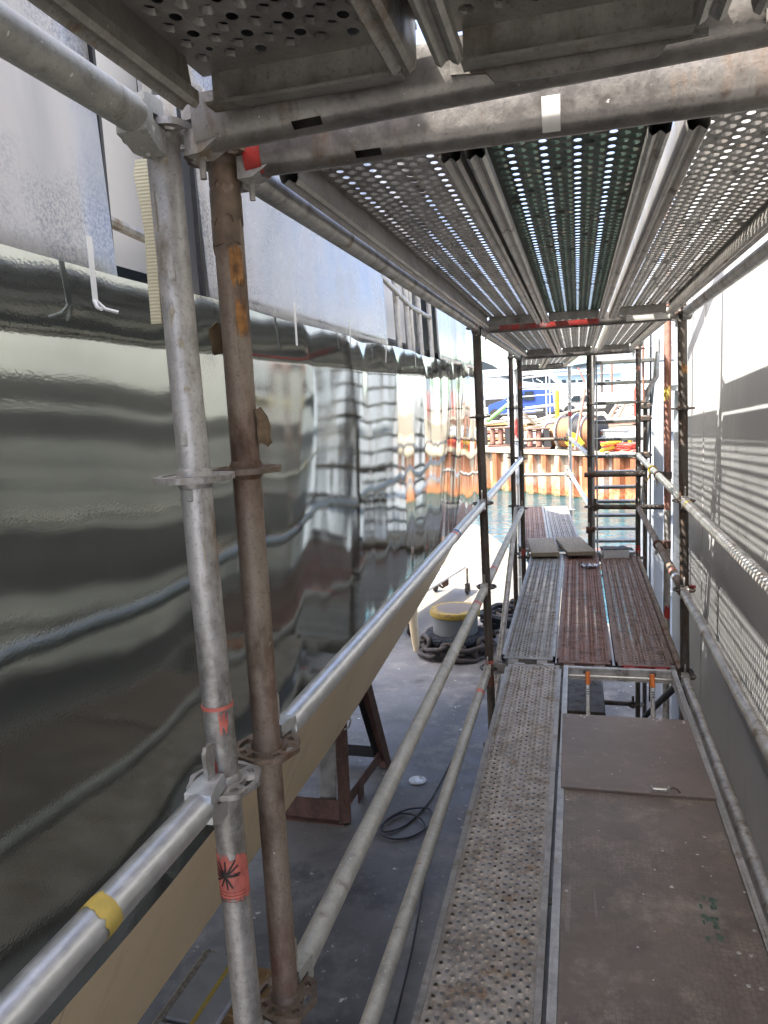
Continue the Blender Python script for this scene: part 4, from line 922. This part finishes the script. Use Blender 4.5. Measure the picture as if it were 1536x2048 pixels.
# keel block at the lower left: grey plates on timber
kb = thing('keel_block', 'timber keel block with grey padded plates at the lower left', 'keel block', (-1.25, 2.85, -1.25), rz=R(-2))
gp = plain('blue grey plate', (.38, .41, .45), .6, var=.15, scale=12)
for y in (.10, -.36): part('plate', MB().bbox((0 - (.012 if y < 0 else 0), y, .0), (.27, .44, .035), .008), gp, kb)
part('edge_strip', MB().box((.02, -.15, .0195), (.022, .92, .004)), M['yellow_tape'], kb)
part('sand_edge', MB().bbox((-.15, -.12, -.01), (.07, .95, .05), .02), plain('grey grit', (.33, .31, .27), .95, var=.4, scale=60, bump=1), kb)
for y in (.16, -.28): part('timber', MB().bbox((.05, y, -.11), (.34, .32, .18), .006), M['wood_new'], kb)
for y in (.16, -.28): part('timber', MB().bbox((.04, y, -.39), (.36, .34, .36), .006), M['wood'], kb)
part('base', MB().bbox((.02, -.06, -.66), (.45, .95, .17), .008), M['rust'], kb)
# rolling platform behind the bollard
rt = thing('rolling_platform', 'silver rolling platform with castors behind the bollard', 'platform', (-1.95, 12.2, -2.0), rz=R(-12))
for k in range(3): part('plank', MB().bbox((-.30 + .17 * k, 0, .48), (.16, 2.9, .04), .005), M['alu'], rt)
for x, y in ((.2, -1.3), (-.45, -1.3), (.2, 1.3), (-.45, 1.3)):
    part('leg', MB().tube((x, y, .2), (x, y, 1.1 if y < 0 else .5), .02, 12), M['galv_dark'], rt)
    part('castor', MB().lathe([(.001, -.025), (.09, -.025), (.1, 0), (.09, .025), (.001, .025)], (x, y, .1), 18, 'X').box((x, y, .19), (.08, .1, .02)).box((x - .035, y, .14), (.006, .07, .12)).box((x + .035, y, .14), (.006, .07, .12)), M['chain'], rt)
part('cross_bar', MB().tube((-.45, -1.3, .33), (.25, -1.3, .33), .02, 12), M['galv_dark'], rt)
pr = thing('rudder_prop', 'beige pointed fin hanging below the end of the hull', 'fin', (-1.62, 9.45, -1.75))
part('blade', MB().path([(0, 0, 0), (0, .01, .12), (-.02, .02, .4), (-.04, .05, .8), (-.1, .1, 1.4)], .05, 14, False, [.03, .052, .062, .075, .09]), M['beige'], pr)
hk = thing('hanging_hook', 'small rusty hook block hanging from a chain over the sunlit floor', 'hook', (-1.83, 13.0, -1.7))
part('line', MB().tube((0, 0, .14), (.02, .05, 1.6), .014, 8), M['plank_pale'], hk); part('block', MB().bbox((0, 0, .05), (.13, .1, .18), .03).path([(.0, 0, -.03), (-.05, 0, -.07), (-.10, 0, -.04), (-.11, 0, .02)], .022, 8), M['rust'], hk)

# ------------------------------------------------------------------ across the water
def fbox(nm, px0, py0, px1, py1, Y, dep, mat, parent, b=.03):
    a, c = far(px0, py1, Y), far(px1, py0, Y); part(nm, MB().bbox((((a.x + c.x) / 2), Y + dep / 2, (a.z + c.z) / 2), (abs(c.x - a.x), dep, abs(c.z - a.z)), b), mat, parent)
def fpoly(nm, pix, Y, dep, mat, parent, bev=0):
    lp = [(far(x, y, Y).x, far(x, y, Y).z) for x, y in pix]; part(nm, MB().extrude(lp, Y, Y + dep, axis='y'), mat, parent)
def ftube(nm, a, b, Y, r, mat, parent, Yb=None):
    part(nm, MB().tube(far(*a, Y), far(*b, Yb or Y), r, 10), mat, parent)
# roller fairleads on the quay edge
for lab, c in (('rusty roller fairlead on the quay edge behind the left posts', 1000), ('rusty roller fairlead on the quay edge in the middle', 1076)):
    Yq = 37.2 if c < 1050 else 34.4; b = far(c, 905, Yq); t = thing('roller_fairlead', lab, 'fairlead', (b.x, b.y, qz + .1), 'fairleads on the quay edge')
    part('base', MB().bbox((0, 0, .05), (1.15, .5, .1), .02), M['rust'], t); part('head_plate', MB().bbox((.05, 0, .93), (1.0, .42, .07), .02), M['rust'], t)
    for x in (-.35, .05): part('roller', MB().lathe([(.09, .1), (.14, .16), (.14, .84), (.09, .9)], (x, 0, 0), 14), M['rust_red'], t)
    part('side_cheek', MB().extrude([(.28, .1), (.62, .1), (.5, .9), (.28, .9)], -.2, .2, axis='y'), M['black_steel'], t); part('side_cheek', MB().extrude([(-.62, .1), (-1.1, .1), (-.9, 1.0), (-.62, 1.0)], -.2, .2, axis='y'), M['black_steel'], t)
# cable reels
wire = wood('wound rusty wire', (.14, .06, .03), (.26, .12, .055)); flange = plain('reel flange grey', (.34, .36, .38), .5, var=.3)
for k, (lab, px, py, rad, wd) in enumerate((('smallest cable reel with pale end, first from left', 1097, 874, .52, .6), ('cable reel wound with orange rusty wire', 1112, 872, .64, .75), ('large dark cable reel in the middle of the row', 1140, 874, .80, .7), ('tall black cable reel with white flange', 1168, 876, .84, .6), ('last cable reel in the row, behind the stair post', 1188, 880, .78, .6))):
    Yr = 35.6 - .55 * k; c = far(px, py, Yr); t = thing('cable_reel', lab, 'cable reel', (c.x, c.y, qz), 'row of cable reels on the quay', rz=R(-28))
    part('winding', MB().lathe([(rad * .82, -wd / 2)] + [(rad * (.82 + .03 * (i % 2)), -wd / 2 + wd * i / 11) for i in range(12)] + [(rad * .82, wd / 2)], (0, 0, rad), 26, 'X'), wire if k != 3 else M['rubber'], t)
    for s in (-1, 1): part('flange', MB().lathe([(.001, 0), (rad, 0), (rad, .05), (.001, .05)], (s * wd / 2 - .025, 0, rad), 30, 'X'), flange if s < 0 else (M['rust'] if k % 2 else M['black_steel']), t)
    part('hub', MB().tube((-wd / 2 - .1, 0, rad), (wd / 2 + .1, 0, rad), .08, 12), M['rust'], t); part('cradle_leg', MB().tube((-wd / 2 - .1, -.5, .02), (-wd / 2 - .1, 0, rad), .045, 8).tube((-wd / 2 - .1, .5, .02), (-wd / 2 - .1, 0, rad), .045, 8), M['plank_pale'], t)
# crates, hoses, pipes
ct = thing('grey_crate', 'pale grey plastic crate on the quay behind the stair', 'crate', far(1226, 872, 33.5), rz=R(-20)); ct.location.z = qz
part('tub', MB().bbox((0, 0, .55), (1.25, .8, .72), .04), M['crate'], ct); part('rim', MB().bbox((0, 0, .9), (1.34, .88, .08), .02), M['white_gloss'], ct)
for x in (-.42, -.14, .14, .42): part('side_panel', MB().bbox((x, -.4, .55), (.2, .03, .5), .01), flange, ct)
part('pallet', MB().box((0, 0, .1), (1.3, .85, .18)), M['plank_pale'], ct)
for lab, px, s in (('white round drum on the quay right of the crate', 1272, .34), ('small white drum beside the crate', 1256, .24)):
    c = far(px, 870, 33.0); single('plastic_drum', MB().lathe([(s * .8, 0), (s, .06), (s, s * 1.5), (s * .7, s * 2.0), (s * .25, s * 2.2)], n=20), M['white_gloss'], lab, 'drum', 'white drums on the quay', (c.x, c.y, qz + .25))
hz = thing('hose_heap', 'red hose heaped on the quay edge', 'hose', (far(1256, 895, 31).x, 31.4, qz)); rng = random.Random(8)
for k in range(9):
    part('hose', MB().path([(rng.uniform(-.1, .1) + (.55 + .04 * k) * math.cos(t) * 1.15, .4 * math.sin(t) + rng.uniform(-.05, .05), .06 + .05 * k + .05 * math.sin(2 * t + k)) for t in [2 * math.pi * i / 30 for i in range(30)]], .035, 6, True), M['hose_red'], hz)
fl = thing('yellow_boom', 'yellow and black boom bundle lying behind the red hose', 'boom', (far(1250, 880, 32.5).x, 32.6, qz))
for k in range(7): part('float', MB().bbox((-.6 + .2 * k, 0, .42 + .05 * (k % 2)), (.15, .5, .32), .06), M['yellow'] if k % 2 == 0 else M['rubber'], fl)
part('bed', MB().bbox((0, 0, .14), (1.5, .6, .26), .04), M['black_steel'], fl)
for k, (lab, a, b) in enumerate((('upper yellow pipe lying by the red hose', (1204, 889), (1236, 884)), ('lower yellow pipe lying by the red hose', (1202, 902), (1232, 893)))):
    t = single('yellow_pipe', MB().tube(far(*a, 30.5), far(*b, 31.2), .07, 12), M['yellow'], lab, 'pipe', 'yellow pipes on the quay')
yb = thing('yellow_winch', 'small yellow winch on the quay edge under the far handrail', 'winch', (far(1152, 908, 32).x, 32.2, qz))
part('hood', MB().extrude([(-.45, .5), (-.2, .95), (.1, .8), (.35, .45), (.2, .35), (-.3, .35)], -.2, .2, axis='y'), M['yellow'], yb); part('drum', MB().lathe([(.001, -.25), (.2, -.25), (.2, .25), (.001, .25)], (0, 0, .22), 16, 'X'), M['rust'], yb)
# plank stacks between quay and yard
rng = random.Random(4)
for s_, (lab, px0, px1, Y, rows) in enumerate((('stack of sunbleached planks behind the left posts', 925, 1035, 41, 6), ('stack of sunbleached planks below the blue van', 1046, 1120, 41.5, 6), ('stack of planks below the white van', 1122, 1196, 42, 6), ('stack of planks seen through the stair', 1198, 1300, 41, 6))):
    a, b = far(px0, 850, Y), far(px1, 850, Y); t = thing('plank_stack', lab, 'plank stack', ((a.x + b.x) / 2, Y, qz), 'plank stacks on the yard'); ln = b.x - a.x
    for r in range(rows):
        for c in range(2):
            part('plank', MB().bbox((rng.uniform(-.25, .25), c * .36 - .2 * r * .2, .1 + .2 * r), (ln * rng.uniform(.85, 1.05), .32, .11), .01, Matrix.Rotation(rng.uniform(-.03, .03), 3, 'Z')), (M['plank_pale'], M['wood_new'], M['plank_pale'], M['rust_red'])[(r + c + s_) % 4], t)
        if r % 2 == 0: part('bearer', MB().box((0, .1, .2 + .2 * r), (ln * .8, .12, .08)), M['rust'], t)
for k, (lab, a, b) in enumerate((('long pale tube lying sloped below the white van', (1046, 848), (1172, 815)), ('long pale tube just under the sloped tube', (1052, 858), (1175, 828)), ('short white tube leaning down to the reels', (1048, 828), (1087, 864)), ('pale tube lying across the plank stack', (960, 850), (1040, 838)), ('green hose pipe sloping behind the dark post', (975, 842), (1020, 806)))):
    single('pole', MB().tube(far(*a, 39.5 - .3 * k), far(*b, 40.5 - .3 * k), .075 if k != 4 else .10, 10), M['plank_pale'] if k < 4 else plain('green hose', (.14, .34, .10), .5), lab, 'pole', 'poles lying in the yard')
# rope hanks on the quay
for k, (lab, px) in enumerate((('coil of pale rope beside the plank stack', 1066), ('second coil of pale rope nearer the reels', 1080))):
    mb = MB(); c = far(px, 870, 38)
    for j in range(5): mb.path([((.5 - .04 * j) * math.cos(t), .25 * math.sin(t), .18 + .11 * j + .35 * math.cos(t) * (k - .3) * .3) for t in [2 * math.pi * i / 22 for i in range(22)]], .05, 6, True)
    single('rope_hank', mb, M['plank_pale'], lab, 'rope', 'rope coils on the quay', (c.x, 38, qz))
bx = thing('winch_box', 'dark grey machine box on the quay left of the reels', 'machine', (far(1062, 880, 36.5).x, 36.6, qz)); part('case', MB().bbox((0, 0, .5), (.75, .5, .55), .03), flange, bx); part('feet', MB().box((0, 0, .12), (.7, .4, .22)), M['black_steel'], bx)
# white scaffold frame on the yard edge
sf = thing('scaffold_tower', 'white tube access frame standing before the vans', 'scaffold frame', far(1096, 850, 38.8))
def sft(nm, a, b, r=.045): 
    o = far(1096, 850, 38.8); part(nm, MB().tube(far(*a, 38.8) - o, far(*b, 38.8) - o, r, 8), M['white_gloss'], sf)
sft('rail', (1040, 757), (1178, 741)); sft('rail', (1040, 794), (1178, 782), .03); sft('rail', (1040, 818), (1140, 806), .07); sft('rail', (1044, 824), (1086, 820))
for x in (1092, 1099): sft('post', (x, 748), (x + 2, 862), .035)
for x in (968, 1015): sft('post', (x, 745 if x < 1000 else 770), (x + 3, 865), .03)
for k in range(7): sft('rung', (1013, 775 + 13 * k), (1041, 772 + 13 * k), .02)
pl_ = thing('yellow_post', 'yellow guard post in front of the white van', 'post', far(1115, 850, 37.5)); o_ = far(1115, 850, 37.5)
part('guard', MB().tube(Vector((0, 0, -.4)), Vector((0, 0, 1.65)), .10, 16).tube(Vector((0, 0, 1.65)), Vector((0, 0, 1.68)), .10, 16, .07), M['yellow'], pl_); part('lamp_pole', MB().tube((0, 0, 1.68), (.0, 0, 3.1), .045, 12), M['pale_blue'], pl_)
# leaning boat hook / ladder pole
single('leaning_pole', MB().tube(far(1150, 900, 31), far(1170, 778, 31.5), .055, 8), M['rust_red'], 'rusty pole leaning beside the reels left of the stair post', 'pole')

def vehicle(lab, nm, pts, Y, dep, paint, wheels, wins, extra=()):
    c = far(pts[0][0], pts[0][1], Y); t = thing(nm, lab, 'van', (c.x, Y, .22)); o = Vector((c.x, Y, .22))
    lp = [far(*q, Y) - o for q in pts]; n = len(lp); inset = .16
    mb = MB(); zt = max(v.z for v in lp); zb = min(v.z for v in lp); vs = []
    for yy in (0, .12, dep - .12, dep):                                    # tumblehome: upper body leans in
        e = .5 if yy in (0, dep) else 0
        cx = sum(v.x for v in lp) / n
        for v in lp:
            k = max(0, (v.z - zb) / (zt - zb) - .5) * .36; y2 = min(max(yy, k), dep - k); vs.append((v.x - (v.x - cx) * .03 * e, y2, v.z - (.05 * e if v.z > zb + .5 * (zt - zb) else 0)))
    fs = []
    for j in range(3):
        for i in range(n): fs.append((j * n + i, j * n + (i + 1) % n, j * n + n + (i + 1) % n, j * n + n + i))
    fs += [tuple(range(n - 1, -1, -1)), tuple(range(3 * n, 4 * n))]; part('body', mb.add(vs, fs), paint, t, ang=25)
    for px, py, r in wheels:
        q = far(px, py, Y) - o
        for yy in (-.04, dep - .16):
            w_ = part('wheel', MB().lathe([(r * .55, 0), (r * .95, 0), (r, .03), (r, .17), (r * .95, .2), (r * .55, .2)], (q.x, yy, r), 22, 'Y'), M['rubber'], t); part('rim', MB().lathe([(.001, 0), (r * .5, 0), (r * .62, .03), (r * .62, .17), (.001, .17)], (q.x, yy + .01, r), 16, 'Y'), flange, w_)
        part('wheel_arch', MB().lathe([(.001, 0), (r * 1.18, 0), (r * 1.18, .05), (.001, .05)], (q.x, -.012, r + .02), 22, 'Y'), M['rubber'], t)
    for wn in wins:
        lp2 = [far(*q, Y) - o for q in wn]; part('window', MB().extrude([(v.x, v.z) for v in lp2], -.02, dep + .02, axis='y'), M['glass_dark'], t)
    return t, o
bv, ov = vehicle('blue van parked on the yard beyond the plank stacks', 'parked_van', [(976, 830), (975, 815), (980, 809), (1004, 801), (1030, 783), (1050, 779), (1098, 779), (1104, 785), (1107, 805), (1107, 828)], 49, 1.85, M['blue_car'], [(990, 830, .33), (1083, 826, .34)], [[(1012, 800), (1031, 787), (1044, 784), (1046, 800)], [(1048, 800), (1049, 783), (1066, 782), (1068, 800)]])
part('roof_rack', MB().box((2.6, .9, 1.98), (1.5, 1.3, .05)), M['black_steel'], bv); part('headlight', MB().bbox((.10, .2, .62), (.22, .3, .16), .04), M['white_gloss'], bv); part('bumper', MB().bbox((2.2, .9, .32), (4.5, 1.9, .2), .06), M['rubber'], bv)
part('tail_lamp', MB().bbox((4.33, .12, .95), (.12, .2, .5), .03), M['hose_red'], bv); part('door_seam', MB().box((1.9, -.004, .8), (.02, .02, .9)), M['rubber'], bv); part('windscreen', MB().extrude([(.98, 1.03), (1.05, .98), (1.88, 1.53), (1.83, 1.57)], .2, 1.65, axis='y'), M['glass_dark'], bv)
part('side_mirror', MB().bbox((1.55, -.12, 1.12), (.14, .16, .2), .03), M['rubber'], bv)
wv_, ov2 = vehicle('cream white van parked right of the yellow post', 'parked_van', [(1124, 834), (1123, 812), (1126, 805), (1134, 802), (1142, 790), (1150, 786), (1230, 784), (1236, 800), (1237, 832)], 51, 1.9, M['white_car'], [(1140, 832, .34), (1222, 830, .34)], [[(1139, 803), (1147, 792), (1160, 791), (1160, 803)], [(1163, 803), (1163, 791), (1184, 790), (1184, 802)]])
part('rear_lamp', MB().bbox((.02, .2, .75), (.08, .2, .35), .02), M['hose_red'], wv_); part('bumper', MB().bbox((1.7, .95, .36), (3.9, 1.95, .22), .05), M['rubber'], wv_)
# yachts
ya = thing('motor_yacht', 'white motor yacht with dark cabin windows behind the blue van', 'yacht', (0, 0, 0), 'yachts laid up in the yard')
fpoly('hull', [(900, 812), (900, 758), (1000, 757), (1090, 768), (1190, 764), (1175, 812)], 66, 5, M['white_gloss'], ya)
fpoly('cabin', [(1000, 770), (1004, 747), (1040, 745), (1098, 744), (1130, 770)], 66.5, 3.6, M['white_gloss'], ya)
fpoly('flybridge', [(930, 758), (940, 742), (1000, 738), (1060, 737), (1100, 741), (1098, 748), (950, 756)], 66.3, 4, M['white_gloss'], ya)
fpoly('cabin_window', [(1046, 767), (1046, 751), (1062, 751), (1066, 767)], 66.42, .1, M['glass_dark'], ya); fpoly('cabin_window', [(1069, 767), (1064, 751), (1092, 750), (1112, 766)], 66.42, .1, M['glass_dark'], ya)
fpoly('window_bar', [(1072, 758), (1073, 757), (1086, 764), (1085, 766)], 66.35, .06, M['white_gloss'], ya); fpoly('boot_stripe', [(905, 815), (905, 802), (1040, 796), (1060, 802), (1060, 815)], 65.9, .2, M['rubber'], ya)
fpoly('wing', [(1000, 752), (1018, 757), (1022, 751)], 66.2, .3, M['glass_dark'], ya)
yb2 = thing('motor_yacht', 'pale blue yacht further right behind the white van', 'yacht', (0, 0, 0), 'yachts laid up in the yard')
fpoly('hull', [(1080, 800), (1090, 772), (1400, 762), (1390, 805)], 78, 7, M['white_gloss'], yb2); fpoly('deckhouse', [(1095, 770), (1110, 728), (1200, 716), (1330, 715), (1350, 765)], 78.5, 5, M['pale_blue'], yb2)
for x in (1123, 1142, 1156, 1210, 1232): fpoly('window', [(x, 768), (x, 760), (x + 9, 759.5), (x + 9, 767.5)], 78.3, .25, M['glass_dark'], yb2)
for (a, b, c, d) in ((1105, 743, 1200, 738), (1100, 752, 1240, 746)): fpoly('deck_line', [(a, b), (c, d), (c, d - 3), (a, b - 3)], 78.35, .2, M['white_gloss'], yb2)
fpoly('overhang', [(1140, 731), (1200, 722), (1205, 726), (1150, 735)], 78.2, .5, M['glass_dark'], yb2); ftube('mast', (1156, 735), (1170, 765), 77.5, .09, M['rust_red'], yb2)
# dark shed roof on the left, and a lattice crane behind the stair
sh = thing('shed', 'dark pitched shed roof far left behind the posts', 'shed', (0, 0, 0)); fpoly('roof', [(930, 742), (965, 722), (985, 730), (1002, 741)], 85, 6, M['glass_dark'], sh); fpoly('wall', [(930, 800), (930, 742), (1000, 741), (1000, 800)], 85.2, 5, M['white_gloss'], sh)
lc = thing('lattice_boom', 'grey lattice boom leaning behind the stair', 'crane boom', (0, 0, 0))
for dx in (0, 22):
    for Yc in (46, 46.8): ftube('chord', (1218 + dx, 838), (1268 + dx, 735), Yc, .055, M['galv'], lc)
for k in range(9): f = k / 9; ftube('lacing', (1218 + 50 * f, 838 - 103 * f), (1240 + 50 * (f + .11), 838 - 103 * (f + .11)), 46, .035, M['galv'], lc); ftube('lacing', (1240 + 50 * f, 838 - 103 * f), (1218 + 50 * (f + .11), 838 - 103 * (f + .11)), 46.8, .035, M['galv'], lc)
for k, (lab, px, m) in enumerate((('thin rusty mast behind the stair', 1224, 'rust_red'), ('thin dark mast behind the stair near its left post', 1204, 'galv_dark'))): single('mast', MB().tube(far(px, 850, 55), far(px - 1, 722, 55), .09, 8), M[m], lab, 'mast', 'masts in the yard')
rb = single('red_tank', MB().lathe([(.02, 0), (.22, .05), (.25, .2), (.25, 1.5), (.20, 1.7), (.02, 1.8)], n=20), M['hose_red'], 'red tank standing behind the right stair post', 'tank', None, (far(1277, 850, 44).x, 44, .22))
sb = thing('slat_rack', 'rack of leaning timber battens behind the stair', 'timber rack', (0, 0, 0))
for k in range(8): ftube('batten', (1205 + 5 * k, 852), (1228 + 5 * k, 815 - (k % 3) * 6), 43.5, .05, (M['wood'], M['plank_pale'], M['rust_red'])[k % 3], sb)
wb = thing('covered_boat', 'white covered boat bow seen through the upper stair treads', 'boat', (0, 0, 0)); fpoly('cover', [(1188, 812), (1190, 797), (1230, 790), (1266, 788), (1262, 793), (1215, 808)], 47.5, 2.2, M['white_gloss'], wb)
# mooring float in the water
single('mooring_float', MB().lathe([(.05, -.35), (.4, -.25), (.5, 0), (.46, .22), (.3, .34), (.02, .38)], n=22), M['rust'], 'rusty orange mooring float in the water below the stair', 'float', None, (far(1208, 1085, 19).x, 19, -2.62))
